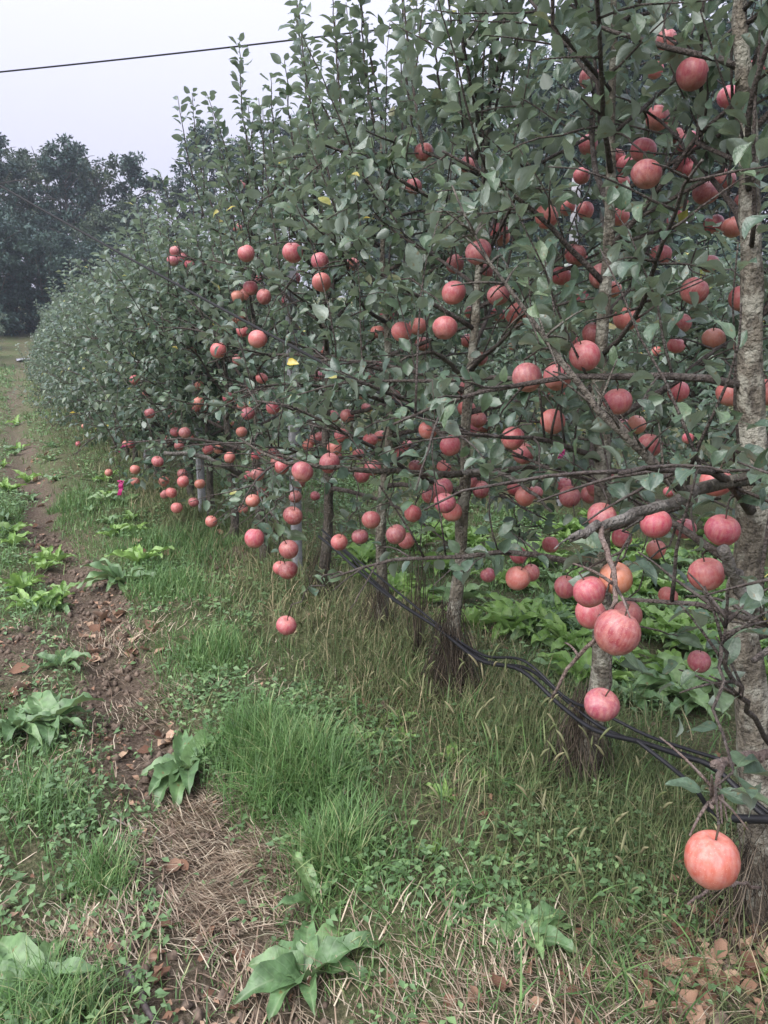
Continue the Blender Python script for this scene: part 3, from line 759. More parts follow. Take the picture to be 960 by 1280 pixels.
# ------------------------------------------------------------------ apples, each hung on a twig of its tree
def apple_mesh(seed):
    rng = np.random.default_rng(seed); seg, rings = 20, 15
    prof = []
    for i in range(rings):
        t = pi * i / (rings - 1)
        r = sin(t); z = cos(t) * 0.98
        r *= 1.0 + 0.06 * cos(t)                       # broader shoulders
        dip = max(0, 1 - r / 0.42) if t < pi / 2 else max(0, 1 - r / 0.30)
        z -= (0.26 if t < pi / 2 else -0.14) * dip ** 1.3
        prof.append((r, z))
    lob = rng.uniform(0, 6.28); v = []; skew = rng.uniform(-0.06, 0.06, 2)
    for r, z in prof:
        for j in range(seg):
            a = 2 * pi * j / seg
            q = 1 + 0.026 * cos(5 * a + lob) * (0.5 - z) + 0.03 * cos(2 * a + lob)
            v.append((r * q * cos(a) * 0.5 + skew[0] * z * 0.4, r * q * sin(a) * 0.5 + skew[1] * z * 0.4, z * 0.5))
    i = np.arange(rings - 1)[:, None] * seg; j = np.arange(seg)[None]; j2 = (j + 1) % seg
    q = np.stack([i + j, i + seg + j, i + seg + j2, i + j2], -1).reshape(-1, 4)
    return mesh_np('apple', np.array(v) * 0.079, [q], M['apple'])
APM = [apple_mesh(s) for s in range(5)]
mb = MB(); mb.tube([(0, 0, 0.020), (0.001, 0, 0.034), (0.004, 0.001, 0.052)], [0.0018, 0.0016, 0.0022], 5); STEM = mb.mesh('stem', M['stem'])
mb = MB()
for a in np.linspace(0, 2 * pi, 5, endpoint=False):
    d = np.array([cos(a), sin(a), 0]); mb.add([d * 0.004 + (0, 0, -0.027), d * 0.0015 + np.array([-d[1], d[0], 0]) * 0.003 + (0, 0, -0.026),
                                              d * 0.0015 - np.array([-d[1], d[0], 0]) * 0.003 + (0, 0, -0.026), d * 0.007 + (0, 0, -0.036)], (), [(0, 1, 3), (0, 3, 2), (1, 2, 3)])
CALYX = mb.mesh('calyx', M['calyx'])

allN = np.concatenate([n for n, t in NODES]); own = np.concatenate([np.full(len(n), i) for i, (n, t) in enumerate(NODES)])
SPECIAL = {(890, 1075): 'very large streaked red apple hanging lowest of all beside the lichen-spotted trunk',
           (771, 791): 'largest apple of the low cluster, hanging at the bottom of the pale bent twig',
           (752, 881): 'pinkish red apple hanging alone among drooping leaves just above the black hoses',
           (874, 827): 'small red apple with a leaf beside it, in front of the bright green weeds',
           (883, 718): 'bright red apple hanging by the grey limb stub next to the lichen-spotted trunk',
           (770, 723): 'yellowish orange apple at the top of the low cluster on the pale twig',
           (737, 740): 'pink apple on the side of the low cluster away from the lichen-spotted trunk',
           (358, 782): 'red apple hanging alone on a long stem, lowest before the concrete post',
           (659, 472): 'big round red apple just before the grey diagonal limb, beside its thin end',
           (772, 502): 'big pink-red apple hanging right beside the thick part of the grey diagonal limb',
           (366, 316): 'dark red apple, highest of the three on the exposed side branch',
           (808, 218): 'large red apple with its dimple showing, in front of others high in the canopy',
           (530, 190): 'red apple high up beside an upright shoot against the pale sky side',
           (4, 499): 'tiny red apple across the grass path'}
def apple_label(a, ti):
    u = a['p'][0] - rowx(a['p'][1])
    k = (int(a['px']), int(a['py']))
    if k in SPECIAL: return SPECIAL[k], None
    if u > 1.5: return 'small red apple in the second row, seen between nearer branches', 'apples in the second row'
    z = a['p'][2]; band = 'low' if z < 1.1 else ('at chest height' if z < 1.75 else 'high up')
    if ti <= 1: w = 'around the lichen-spotted trunk'
    elif ti == 2: w = 'on the bare-trunked tree behind the grey forked limb'
    elif ti == 3: w = 'on the tree with the dead grass skirt'
    elif ti in (4, 5): w = 'between the grass-skirted trunk and first concrete post'
    elif ti in (6, 7): w = 'just past the first concrete post'
    else: w = 'on the crowded trees beyond the knobbly grey limb'
    return f'ripe red apple hanging {band} {w}', f'apples {band} {w}'
TWIGLEAF = []
def _gap(a): return float(np.min(np.linalg.norm(allN - a['p'], axis=1)))
APP = sorted(APP, key=_gap)
for i, a in enumerate(APP):
    r = random.Random(900 + i)
    p = a['p']; sc = a['dia'] / 0.079
    tilt = Matrix.Rotation(r.uniform(-0.45, 0.45), 4, 'X') @ Matrix.Rotation(r.uniform(-0.45, 0.45), 4, 'Y') @ Matrix.Rotation(r.uniform(0, 6.28), 4, 'Z')
    if a['d'] > 60: tilt = Matrix.Rotation(0.10, 4, 'Y')
    top = np.array(tilt @ Vector((0.004, 0.001, 0.052 ))) * sc + p
    dv = allN - top; dist = np.linalg.norm(dv * np.array([1, 1, 0.8]), axis=1) + np.where(dv[:, 2] < 0.02, 0.35, 0)
    j = int(np.argmin(dist)); ti = int(own[j]); tree = NODES[ti][1]
    lab, grp = apple_label(a, ti)
    o = obj('apple', APM[i % 5]); tag(o, lab, 'apple', grp)
    o.matrix_world = Matrix.Translation(p) @ tilt @ Matrix.Diagonal((sc * r.uniform(.95, 1.04), sc * r.uniform(.95, 1.04), sc * (1.06 if a['d'] > 60 else r.uniform(.90, 1.04)), 1))
    tone = r.random()
    if tone < 0.60: c = (0.36 + r.uniform(-.09, .07), 0.050 + r.uniform(-.02, .02), 0.078)
    elif tone < 0.82: c = (0.48, 0.105 + r.uniform(-.02, .02), 0.10)
    elif tone < 0.95: c = (0.25, 0.032, 0.045)
    else: c = (0.46, 0.15, 0.10)
    if a['px'] < 330 and tone > 0.6: c = (0.46, 0.125 + r.uniform(-.03, .03), 0.10)
    if (int(a['px']), int(a['py'])) in ((770, 723), (890, 1075)): c = (0.50, 0.17, 0.08) if a['px'] == 770 else (0.43, 0.085, 0.055)
    o.color = (*c, 1)
    obj('stem', STEM, o)
    if a['d'] > 14: obj('calyx', CALYX, o)
    # fruit twig
    q = allN[j]; L = np.linalg.norm(q - top)
    mid = (q + top) / 2 + np.array([r.uniform(-.12, .12) * L, r.uniform(-.12, .12) * L, 0.10 * L])
    pts = smooth_path([q, mid, top - (0, 0, 0.003 * sc)], 9)
    pts[1:-1] += np.random.default_rng(i).normal(0, 0.010, (7, 3)) * (min(1, L / .3) if L > 0.13 else 0)
    if L > 0.15: allN = np.concatenate([allN, pts[2:7]]); own = np.concatenate([own, np.full(5, ti)])
    inv = Matrix(tree.matrix_basis).inverted()
    lp = np.array([inv @ Vector(v) for v in pts]); s = tree.scale[0]
    mb = MB(); mb.tube(lp, np.linspace(0.0036, 0.0022, 9) / s, 5); obj('twig', mb.mesh('twig', M['twig']), tree)
    # its own few leaves
    nl = r.randint(6, 10)
    for k in range(nl):
        t = r.randint(1, 8)
        TWIGLEAF.append((ti, pts[t] + np.array([0, 0, 0.004]), a['z']))

rng = np.random.default_rng(77)
byt = {}
for ti, p, z in TWIGLEAF: byt.setdefault(ti, []).append(p)
for ti, ps in byt.items():
    tree = NODES[ti][1]; ps = np.array(ps); N = len(ps)
    ph = rng.uniform(0, 6.28, N)
    d = nrm(np.stack([np.cos(ph), np.sin(ph), rng.uniform(-0.7, 0.35, N)], -1))
    R = leaf_frames(d, np.array([0, 0, 1.0]) + rng.normal(0, 0.4, (N, 3)))
    size = rng.uniform(0.06, 0.10, N); pos = ps + d * (size * 0.28)[:, None]
    ok = thin_leaves(pos + R[:, :, 1] * (0.45 * size)[:, None], size, 0.05)
    pos, R, size, N = pos[ok], R[ok], size[ok], ok.sum()
    tint = rng.beta(2, 2.2, N) * 0.93
    var = rng.integers(0, 10, N)
    if ti <= 7:
        inv = tree.matrix_basis.inverted(); tin = np.array(TINTS)
        for k in range(N):
            o = bpy.data.objects.new('leaf', leaf_mesh(int(var[k]), int(np.argmin(np.abs(tin - tint[k])))))
            COL.objects.link(o); o.parent = tree
            o.matrix_local = inv @ Matrix.Translation(pos[k]) @ (Matrix(R[k].tolist()).to_4x4()) @ Matrix.Scale(float(size[k]), 4)
    else:
        mb = MB(); leaves_to_mb(mb, pos, R, size, var, tint)
        o = obj('spur_leaves', mb.mesh('spur_leaves', M['apple_foliage']), tree); o['kind'] = 'stuff'
        o.matrix_local = tree.matrix_basis.inverted()

# the rotten apple
pr = P(300, 402, 4.4)
mb = MB(); rg = np.random.default_rng(4)
v = np.empty(len(APM[0].vertices) * 3, dtype=np.float32); APM[0].vertices.foreach_get('co', v); v = v.reshape(-1, 3).copy()
v *= 1 + 0.16 * rg.normal(size=(len(v), 1)); v[:, 2] *= 0.8
me = mesh_np('rotten_apple', v, [np.array([p.vertices[:] for p in APM[0].polygons])], M['rot'])
j = int(np.argmin(np.linalg.norm(allN - pr, axis=1))); q = allN[j]; tree = NODES[int(own[j])][1]; inv = Matrix(tree.matrix_basis).inverted()
mb = MB(); mb.tube(np.array([inv @ Vector(v) for v in smooth_path([q, (q + pr) / 2 + (0, 0, .03), pr + (0, 0, .048)], 8)]), 0.0024, 5); obj('twig', mb.mesh('twig', M['twig']), tree)
o = obj('rotten_apple', me, loc=pr); tag(o, 'shrivelled brown rotten apple hanging in the leaves', 'apple'); obj('stem', STEM, o)

# ------------------------------------------------------------------ posts, ribbons, hoses, cables
def post(x, y, h, label, group='concrete posts in the row'):
    t = thing('trellis_post', label, 'post', (x, y, gz(x, y) - 0.05), group, random.uniform(-0.1, 0.1))
    s = 0.030; e = 0.006
    prof = [(-s + e, -s), (s - e, -s), (s, -s + e), (s, s - e), (s - e, s), (-s + e, s), (-s, s - e), (-s, -s + e)]
    zs = np.linspace(0, h, 9); v = np.array([(a + RNG.normal(0, .0012), b + RNG.normal(0, .0012), z) for z in zs for a, b in prof])
    i = np.arange(8)[:, None] * 8; j = np.arange(8)[None]; j2 = (j + 1) % 8
    q = np.stack([i + j, i + j2, i + 8 + j2, i + 8 + j], -1).reshape(-1, 4)
    me = mesh_np('shaft', v, [q, np.array([[64 + k for k in range(8)]])], M['concrete'], smooth=False); obj('shaft', me, t)
    for z in (0.9, 1.6, 2.1):
        mb = MB(); a = np.linspace(0, 2 * pi, 13)
        mb.tube(np.stack([0.055 * np.cos(a), 0.055 * np.sin(a), np.full(13, z)], -1), 0.003, 5, cap=False); obj('tie_wire', mb.mesh('tie_wire', M['cable']), t)
    return t
g1 = XP(372, 720, ROW + 0.06)
post(g1[0], g1[1], 2.0, 'tall pale concrete post between dark apple trunks, behind the low-hanging apples')
g2 = XP(254, 660, ROW + 0.02); post(g2[0], g2[1], 2.0, 'narrow pale concrete post half hidden by apples on the knobbly-limbed tree')
g3 = XP(188, 640, ROW + 0.1); post(g3[0], g3[1], 2.0, 'pale concrete post beside the pink ribbon, farthest along the row')
g4 = XP(712, 400, ROW + ROWGAP - 0.1); post(g4[0], g4[1], 3.0, 'tall concrete post of the second row, showing through the leaves', 'concrete posts of the second row')

def ribbon(px, py, z, L, label):
    t = thing('marker_ribbon', label, 'ribbon', P(px, py, z))
    for k in range(2):
        n = 8; s = np.linspace(0, 1, n); w = 0.014
        c = np.stack([0.012 * np.sin(5 * s + k * 2) + 0.01 * k, 0.01 * np.cos(4 * s + k), 0.03 - L * s * (1 - 0.3 * k)], -1)
        v = np.concatenate([c + (-w, 0.004, 0), c + (w, -0.004, 0)]); i = np.arange(n - 1)
        obj('tail', mesh_np('tail', v, [np.stack([i, i + 1, n + i + 1, n + i], -1)], M['ribbon']), t)
    mb = MB(); a = np.linspace(0, 2 * pi, 11); mb.tube(np.stack([0.014 * np.cos(a), 0.014 * np.sin(a), 0.03 + 0 * a], -1), 0.005, 6, cap=False)
    obj('knot', mb.mesh('knot', M['ribbon']), t)
ribbon(150, 606, 6.0, 0.11, 'bright pink marker ribbon dangling from a low branch by the grass')
ribbon(152, 562, 6.1, 0.05, 'short pink marker ribbon tied above the long dangling one')
ribbon(701, 566, 4.2, 0.06, 'small pink marker ribbon in the branches behind the big apples')

def hose(ctrl, r, label, name='irrigation_hose'):
    pts = smooth_path(ctrl, 70); mb = MB(); mb.tube(pts, r, 8)
    o = obj(name, mb.mesh(name, M['hose'])); tag(o, label, 'hose', 'black irrigation hoses along the row')
    return o
HX = ROW - 0.09
base = [XP(px, py, HX) for px, py in ((400, 668), (424, 692), (480, 737), (545, 787), (600, 822), (650, 838), (700, 880), (745, 907), (800, 927), (850, 945), (893, 965), (960, 1024), (1010, 1030))]
for k, (dz, dx, r, lab) in enumerate(((0.0, 0.0, 0.0078, 'thickest black hose of the sagging bundle, running full length past the trunks'),
                                      (0.022, 0.02, 0.0052, 'thin black hose on top of the sagging bundle'),
                                      (-0.012, 0.035, 0.0062, 'black hose at the back of the sagging bundle'))):
    rg = np.random.default_rng(40 + k)
    c = [b + np.array([dx + rg.normal(0, .006), 0, dz + rg.normal(0, .010)]) for b in base]
    if k == 1: c = c[:-2]
    hose(c, r, lab)
hose([XP(795, 925, HX - 0.03), XP(840, 960, HX - 0.035), XP(868, 985, HX - 0.05), XP(885, 1010, HX - 0.02), XP(900, 1030, HX)], 0.0065, 'short black hose branching down from the bundle before the lichen-spotted trunk')
hose([XP(917, 1023, HX - 0.03), XP(945, 1024, HX - 0.02), XP(1000, 1024, HX)], 0.011, 'thick black hose end crossing the foot of the lichen-spotted trunk')

def pole(x, y, h, label):
    t = thing('cable_pole', label, 'pole', (x, y, gz(x, y) - 0.1), 'wooden cable poles')
    mb = MB(); mb.tube([(0, 0, 0), (0.01, 0, h * .5), (0.0, 0.01, h + 0.25)], [0.07, 0.065, 0.055], 10, lump=0.06); obj('shaft', mb.mesh('shaft', M['pole']), t)
    mb = MB(); a = np.linspace(0, 2 * pi, 13); mb.tube(np.stack([0.068 * np.cos(a), 0.068 * np.sin(a), h + 0.1 + 0 * a], -1), 0.007, 6, cap=False); obj('band', mb.mesh('band', M['cable']), t)
def cable(A, B, e0, e1, r, sag, label, ends):
    a = A + (A - B) * e0; b = B + (B - A) * e1
    t = np.linspace(0, 1, 40)[:, None]; pts = a + (b - a) * t; pts[:, 2] -= (4 * sag * t * (1 - t))[:, 0]
    mb = MB(); mb.tube(pts, r, 6); o = obj('overhead_cable', mb.mesh('overhead_cable', M['cable'])); tag(o, label, 'cable')
    if ends[0]: pole(a[0], a[1], a[2] - gz(a[0], a[1]), ends[0])
    if ends[1]: pole(b[0], b[1], b[2] - gz(b[0], b[1]), ends[1])
cable(P(0, 84, 5.0), P(665, 2, 4.6), 0.35, 0.75, 0.0050, 0.05, 'dark twisted cable crossing the pale sky behind the tall shoots',
      ('wooden pole carrying the upper cable on the open side of the path', 'wooden pole carrying the upper cable behind the fruiting row'))
cable(P(0, 229, 4.8), P(478, 492, 2.75), 0.35, 0.06, 0.0066, 0.02, 'thin dark guy cable slanting down into the apple canopy',
      ('wooden pole holding the guy cable on the open side of the path', None))

# ------------------------------------------------------------------ forest behind
def forest_kind(seed, h, spread, dark, trunk_h=0.25, nleaf=5200, lsize=0.20, conifer=False, gap=0.9):
    rng = np.random.default_rng(seed)
    mt = MB(); n = 10; t = np.linspace(0, 1, n)
    tp = np.stack([np.cumsum(rng.normal(0, .09, n)) * t, np.cumsum(rng.normal(0, .09, n)) * t, t * h * 0.93], -1)
    mt.tube(tp, 0.16 * (1 - 0.85 * t) * h / 10, 8)
    ml = MB(); cl = []
    nb = 46 if conifer else 34
    for i in range(nb):
        f = (i + rng.random()) / nb
        z = h * (trunk_h + (0.93 - trunk_h) * f); p = np.array([np.interp(z, tp[:, 2], tp[:, k]) for k in range(3)])
        a = i * 2.4 + rng.uniform(-.5, .5)
        if conifer: L = spread * (1.05 - f) * rng.uniform(.7, 1.1); el = rng.uniform(-.35, .05)
        else: L = spread * (0.55 + 0.6 * sin(pi * min(1, f * 0.9 + 0.1))) * rng.uniform(.55, 1.1); el = rng.uniform(.25, .95)
        d = np.array([cos(a) * cos(el), sin(a) * cos(el), sin(el)])
        pts = p + np.outer(np.linspace(0, 1, 6), d * L) + np.cumsum(rng.normal(0, .05 * L, (6, 3)), axis=0) * np.linspace(0, 1, 6)[:, None]
        ml.tube(pts, np.linspace(.045, .012, 6), 4)
        for k in range(7 if conifer else 6):
            s = rng.uniform(.25, 1.08); q = pts[0] + (pts[-1] - pts[0]) * s + rng.normal(0, .16 * L, 3) * (0.5 if conifer else 1)
            if rng.random() < gap * 0.35: continue
            cl.append((q, rng.uniform(.22, .50) * (0.8 if conifer else 1) * (spread / 2.4)))
            if rng.random() < 0.5: ml.tube(np.array([pts[int(s * 4.9) if s < 1 else 5], q]), [.016, .006], 3)
    C = np.array([c[0] for c in cl]); S = np.array([c[1] for c in cl])
    k = rng.integers(0, len(C), nleaf)
    off = rng.normal(0, 1, (nleaf, 3)); off = nrm(off) * (rng.random((nleaf, 1)) ** 0.45)
    pos = C[k] + off * S[k][:, None] * np.array([1.15, 1.15, 0.65])
    d = nrm(off + rng.normal(0, .6, (nleaf, 3)) + np.array([0, 0, -0.15])); R = leaf_frames(d, np.array([0, 0, 1.0]) + rng.normal(0, .6, (nleaf, 3)))
    ctint = rng.random(len(C))
    mc = MB(); leaves_to_mb(mc, pos, R, rng.uniform(.6, 1.3, nleaf) * lsize, None, np.clip(0.6 * ctint[k] + 0.4 * rng.random(nleaf), 0, 1), True)
    return mt.mesh('trunk', M['bark_dark']), ml.mesh('limbs', M['bark_dark']), mc.mesh('crown', M['forest_dark' if dark else 'forest_leaf'])
FK = [forest_kind(500, 10.5, 2.3, True, 0.45, 4200, 0.25, gap=1.7), forest_kind(501, 10.0, 2.1, False, 0.40, 3600, 0.24, gap=2.0), forest_kind(502, 9.0, 2.9, False, 0.20, 7500, 0.21),
      forest_kind(503, 7.5, 2.6, True, 0.05, 8000, 0.21, True), forest_kind(504, 6.0, 2.8, True, 0.03, 8000, 0.22), forest_kind(505, 10.5, 2.6, True, 0.12, 8500, 0.21)]
KL = ['tall thin-crowned forest tree with sky showing through, behind the orchard', 'tall sparse forest tree with bare lower trunk, behind the orchard',
      'broad olive green tree at the forest edge behind the orchard', 'dark conifer with drooping boughs at the forest edge',
      'low dark bushy tree filling the foot of the forest', 'tall dense dark tree on the wooded slope behind the rows']
rf = random.Random(12)
def forest_tree(px, dist, k, sc):
    d = FW * [1, 1, 0] * cos(PITCH) / cos(PITCH) ** 2 + RT * (px - W / 2) / F * 1.02
    d = d / np.linalg.norm(d); x, y = d[0] * dist, d[1] * dist
    mt, ml, mc = FK[k]
    t = thing('forest_tree', KL[k], 'tree', (x, y, gz(x, y) - 0.15), 'forest trees: ' + KL[k], rf.uniform(0, 6.28)); t.scale = (sc, sc, sc * rf.uniform(.94, 1.06))
    obj('trunk', mt, t); obj('limbs', ml, t); obj('crown', mc, t)['kind'] = 'stuff'
# far left: crowns against the sky, dark mass below
for px, dist, k, sc in ((-45, 45, 0, 1.0), (18, 44, 0, 1.0), (62, 46, 1, 0.96), (110, 45, 0, 0.93), (150, 47, 1, 0.97), (190, 46, 0, 0.92), (238, 47, 1, 0.9), (85, 50, 1, 1.0), (130, 51, 0, 1.0), (40, 52, 0, 1.04), (-20, 50, 1, 1.0),
                        (172, 42, 2, 0.78), (205, 43, 2, 0.74), (135, 43, 2, 0.72),
                        (-20, 40, 3, 0.85), (15, 39.5, 4, 0.95), (45, 40.5, 3, 0.80), (75, 40, 4, 0.85), (105, 41, 3, 0.80), (140, 40.5, 4, 0.8), (60, 43, 5, 0.62), (20, 43, 5, 0.66), (95, 44, 5, 0.6),
                        (280, 47, 0, 0.98), (320, 46, 5, 0.95), (365, 44, 0, 1.05), (410, 43, 5, 1.0), (455, 42, 1, 1.12), (500, 40, 1, 1.12), (545, 38, 5, 1.02), (590, 36, 1, 1.10), (525, 42, 2, 1.15), (470, 45, 5, 1.05),
                        (640, 31, 5, 0.98), (690, 28.5, 5, 1.05), (735, 27, 0, 1.14), (770, 29, 5, 1.12), (800, 26, 5, 0.98), (850, 26, 5, 0.92), (905, 25, 5, 1.04), (950, 26, 0, 1.1), (1010, 26, 5, 1.05), (1070, 27, 5, 1.0),
                        (640, 33, 2, 1.0), (720, 31, 4, 1.3), (830, 29, 4, 1.3), (930, 29, 4, 1.3), (600, 33, 4, 1.2), (540, 36, 4, 1.2), (480, 38, 4, 1.2)):
    forest_tree(px, dist, k, sc * (0.86 if px < 260 else 0.95))

# plastic sheet lying where the path ends
s0 = G(36, 480)
n = 14; uu, vv = np.meshgrid(np.linspace(-0.35, 0.35, n), np.linspace(-0.25, 0.4, n))
zz = 0.12 + 0.22 * fbm(uu * 3, vv * 3, 31) + 0.10 * np.cos(uu * 1.4)
ii = (np.arange(n - 1)[:, None] * n + np.arange(n - 1)[None]).ravel()
o = obj('plastic_sheet', mesh_np('plastic_sheet', np.stack([uu, vv, zz], -1).reshape(-1, 3), [np.stack([ii, ii + 1, ii + n + 1, ii + n], -1)], M['sheet']), loc=(s0[0], s0[1], gz(s0[0], s0[1]) - 0.03))
tag(o, 'crumpled pale plastic sheet lying where the grass path ends', 'plastic sheet')

# ------------------------------------------------------------------ grass and ground cover
def blades(name, pos, L, wdt, tint, material, lean=0.35, curl=0.8, rng=RNG, seg=3, parent=None):
    N = len(pos); az = rng.uniform(0, 2 * pi, N)
    d = np.stack([np.cos(az), np.sin(az), np.zeros(N)], -1); s = np.stack([-d[:, 1], d[:, 0], np.zeros(N)], -1)
    le = np.abs(rng.normal(0, lean, N)); cu = np.abs(rng.normal(curl, curl * 0.5, N))
    vs = []; p = pos.copy(); st = L / seg
    for k in range(seg + 1):
        w = wdt * (1 - (k / seg) ** 1.6) * 0.5 + 0.0002
        if k < seg: vs += [p - s * w[:, None], p + s * w[:, None]]
        else: vs += [p]
        ang = le + cu * (k + 0.5) / seg
        p = p + (d * np.sin(ang)[:, None] + np.array([0, 0, 1.0]) * np.cos(ang)[:, None]) * st[:, None]
    V = np.stack(vs, 1); m = V.shape[1]; b = np.arange(N)[:, None, None] * m
    q = np.array([(2 * k, 2 * k + 1, 2 * k + 3, 2 * k + 2) for k in range(seg - 1)]); t = np.array([(2 * seg - 2, 2 * seg - 1, 2 * seg)])
    me = mesh_np(name, V.reshape(-1, 3), [(b + q[None]).reshape(-1, 4), (b + t[None]).reshape(-1, 3)], material, np.repeat(tint, m))
    return me

def scatter(n, x0, x1, y0, y1, rng, ypow=1.0):
    y = y0 + (y1 - y0) * rng.random(n) ** ypow
    u = rng.uniform(x0, x1, n); x = u + bend(y)
    return x, y, u
def in_view(x, y, m=0.5):
    # keep what the picture or a step to its side could show
    q = np.stack([x, y], -1); f = q @ (FW[:2] / np.linalg.norm(FW[:2])); r = q @ RT[:2]
    return (f > 0.55) & (np.abs(r) < 0.56 * f + m)

rg = np.random.default_rng(21)
LUSH = [(*G(370, 985)[:2], 0.19, 1.0), (*G(315, 940)[:2], 0.14, 0.9), (*G(420, 1075)[:2], 0.12, 0.8), (*G(265, 832)[:2], 0.20, 0.6),
        (*G(60, 1265)[:2], 0.15, 0.6), (*G(130, 1100)[:2], 0.10, 0.6), (*G(45, 1010)[:2], 0.18, 0.45), (*G(210, 745)[:2], 0.30, 0.6), (*G(230, 690)[:2], 0.5, 0.6), (*G(60, 640)[:2], 0.6, 0.5)]
def lush(x, y):
    v = np.zeros_like(x)
    for a, b, r, s in LUSH: v = np.maximum(v, s * np.exp(-(((x - a) / r) ** 2 + ((y - b) / (r * 1.25)) ** 2) ** 1.6))
    return v

def make_grass():
    # short lawn-like grass, everywhere but on bare soil
    X = []; 
    for (n, y0, y1, yp) in ((52000, 0.7, 3.2, 1), (46000, 3.2, 8, 1), (30000, 8, 34, 1.6)):
        x, y, u = scatter(n, -1.2, 4.6, y0, y1, rg, yp); so = soil_amount(x, y)
        pr = (1 - so) * (0.12 + 1.0 * np.clip(0.45 + 3.2 * fbm(x * 2.3, y * 2.3, 55), 0, 1)) * np.where((u > 1.25) & (u < 2.3), 0.55, 1.0)
        k = (rg.random(n) < pr) & in_view(x, y); X.append(np.stack([x[k], y[k]], -1))
    X = np.concatenate(X); x, y = X.T; dist = np.hypot(x, y)
    L = rg.uniform(0.03, 0.085, len(x)) * (1 + 0.05 * dist); w = rg.uniform(0.0022, 0.0042, len(x)) * (1 + 0.22 * np.maximum(dist - 2, 0))
    me = blades('short_grass', np.stack([x, y, ground_z(x, y) - 0.004], -1), L, w, np.clip(rg.normal(.5, .25, len(x)) + 0.5 * fbm(x, y, 77), 0, 1), M['grass'], 0.6, 0.9, rg)
    tag(obj('short_grass', me), 'short green grass covering the orchard floor', 'grass', None, 'stuff')
    # lush tufts
    P_ = []
    for a, b, r, s in LUSH:
        n = int(11500 * r * s * (1 + r) * (1 if b < 4 else 0.8)); hv_ = 1 + 0.9 * (rg.random(n) < 0.3); x = a + rg.normal(0, r * 0.58, n) * hv_; y = b + rg.normal(0, r * 0.70, n) * hv_
        k = soil_amount(x, y) < 0.75; P_.append(np.stack([x[k], y[k], np.full(k.sum(), s)], -1))
    P_ = np.concatenate(P_); x, y, s = P_.T; dist = np.hypot(x, y)
    L = rg.uniform(0.08, 0.24, len(x)) * (0.45 + 0.6 * s) * (0.5 + 0.6 * lush(x, y)); w = rg.uniform(0.0024, 0.0042, len(x)) * (1 + 0.10 * np.maximum(dist - 2, 0))
    me = blades('lush_grass', np.stack([x, y, ground_z(x, y) - 0.004], -1), L, w, np.clip(rg.normal(.52, .25, len(x)) + 0.8 * fbm(x * 5, y * 5, 33), 0, 1), M['grass'], 0.36, 0.9, rg, 4)
    tag(obj('lush_grass', me), 'tall bright green grass tufts beside the bare path', 'grass', None, 'stuff')
    # tall greyish dry grass below the trees
    X = []
    for (n, y0, y1, yp) in ((34000, 0.7, 3.2, 1), (26000, 3.2, 8, 1), (14000, 8, 30, 1.5)):
        x, y, u = scatter(n, 0.75, 2.7, y0, y1, rg, yp)
        pr = np.exp(-((u - ROW + 0.05) / 0.52) ** 4) * (0.35 + 0.8 * np.clip(0.5 + 2.4 * fbm(x * 2.9, y * 2.9, 91), 0, 1)) * (1 - 0.75 * soil_amount(x, y)) * (1 - 0.85 * lush(x, y))
        k = (rg.random(n) < pr) & in_view(x, y); X.append(np.stack([x[k], y[k], u[k]], -1))
    X = np.concatenate(X); x, y, u = X.T; dist = np.hypot(x, y)
    tall = np.exp(-((u - ROW) / 0.38) ** 2)
    L = rg.uniform(0.08, 0.17, len(x)) * (1 + 0.6 * tall * rg.random(len(x)) * np.clip((y - 1.0) / 1.5, 0.3, 1.3)); w = rg.uniform(0.002, 0.0040, len(x)) * (1 + 0.14 * np.maximum(dist - 2, 0))
    tt = np.clip(rg.normal(.31, .26, len(x)) + 0.9 * fbm(x * 1.7, y * 1.7, 17), 0, 1)
    me = blades('dry_grass', np.stack([x, y, ground_z(x, y) - 0.004], -1), L, w, tt, M['dry_grass'], 0.5, 1.1, rg, 4)
    tag(obj('dry_grass', me), 'grey-green seeding grass under the apple trees', 'grass', None, 'stuff')
    # broad lax grass near the bottom of the row
    n = 1700; x, y, u = scatter(n, 0.95, 2.2, 0.9, 3.0, rg)
    k = (rg.random(n) < np.clip(0.35 + 3 * fbm(x * 2.1, y * 2.1, 61), 0, 1) * (1 - soil_amount(x, y))); x, y = x[k], y[k]
    me = blades('broad_grass', np.stack([x, y, ground_z(x, y)], -1), rg.uniform(.08, .20, len(x)), rg.uniform(.004, .008, len(x)), np.clip(rg.normal(.45, .25, len(x)), 0, 1), M['grass'], 0.5, 1.3, rg, 5)
    tag(obj('broad_grass', me), 'broad-bladed lax grass below the lowest apples', 'grass', None, 'stuff')
    # foxtail seed heads
    mb = MB(); n = 150; x, y, u = scatter(n, 1.0, 1.75, 1.0, 3.4, rg)
    for k in range(n):
        h = rg.uniform(.16, .34); a = rg.uniform(0, 6.28); p0 = np.array([x[k], y[k], gz(x[k], y[k]) - .005]); ln = rg.uniform(.02, .07); dv = np.array([cos(a), sin(a), 0])
        p1 = p0 + dv * ln * .4 + (0, 0, h * .7); p2 = p0 + dv * ln + (0, 0, h); hl = rg.uniform(.035, .07); p3 = p2 + dv * hl * .6 + (0, 0, hl * .75)
        mb.tube([p0, p1, p2], [.0012, .001, .0008], 3, cap=False, tint=.4)
        mb.tube(smooth_path([p2, (p2 + p3) / 2 + (0, 0, .006), p3], 6), [.001, .0032, .0038, .0034, .0026, .0006], 6, lump=.5, tint=rg.uniform(.3, .75))
    tag(obj('foxtail_heads', mb.mesh('foxtail_heads', M['dry_grass'])), 'bristly foxtail seed heads standing in the grass under the row', 'grass', None, 'stuff')
    # straw thatch on the path edge and at the bottom
    Q = []
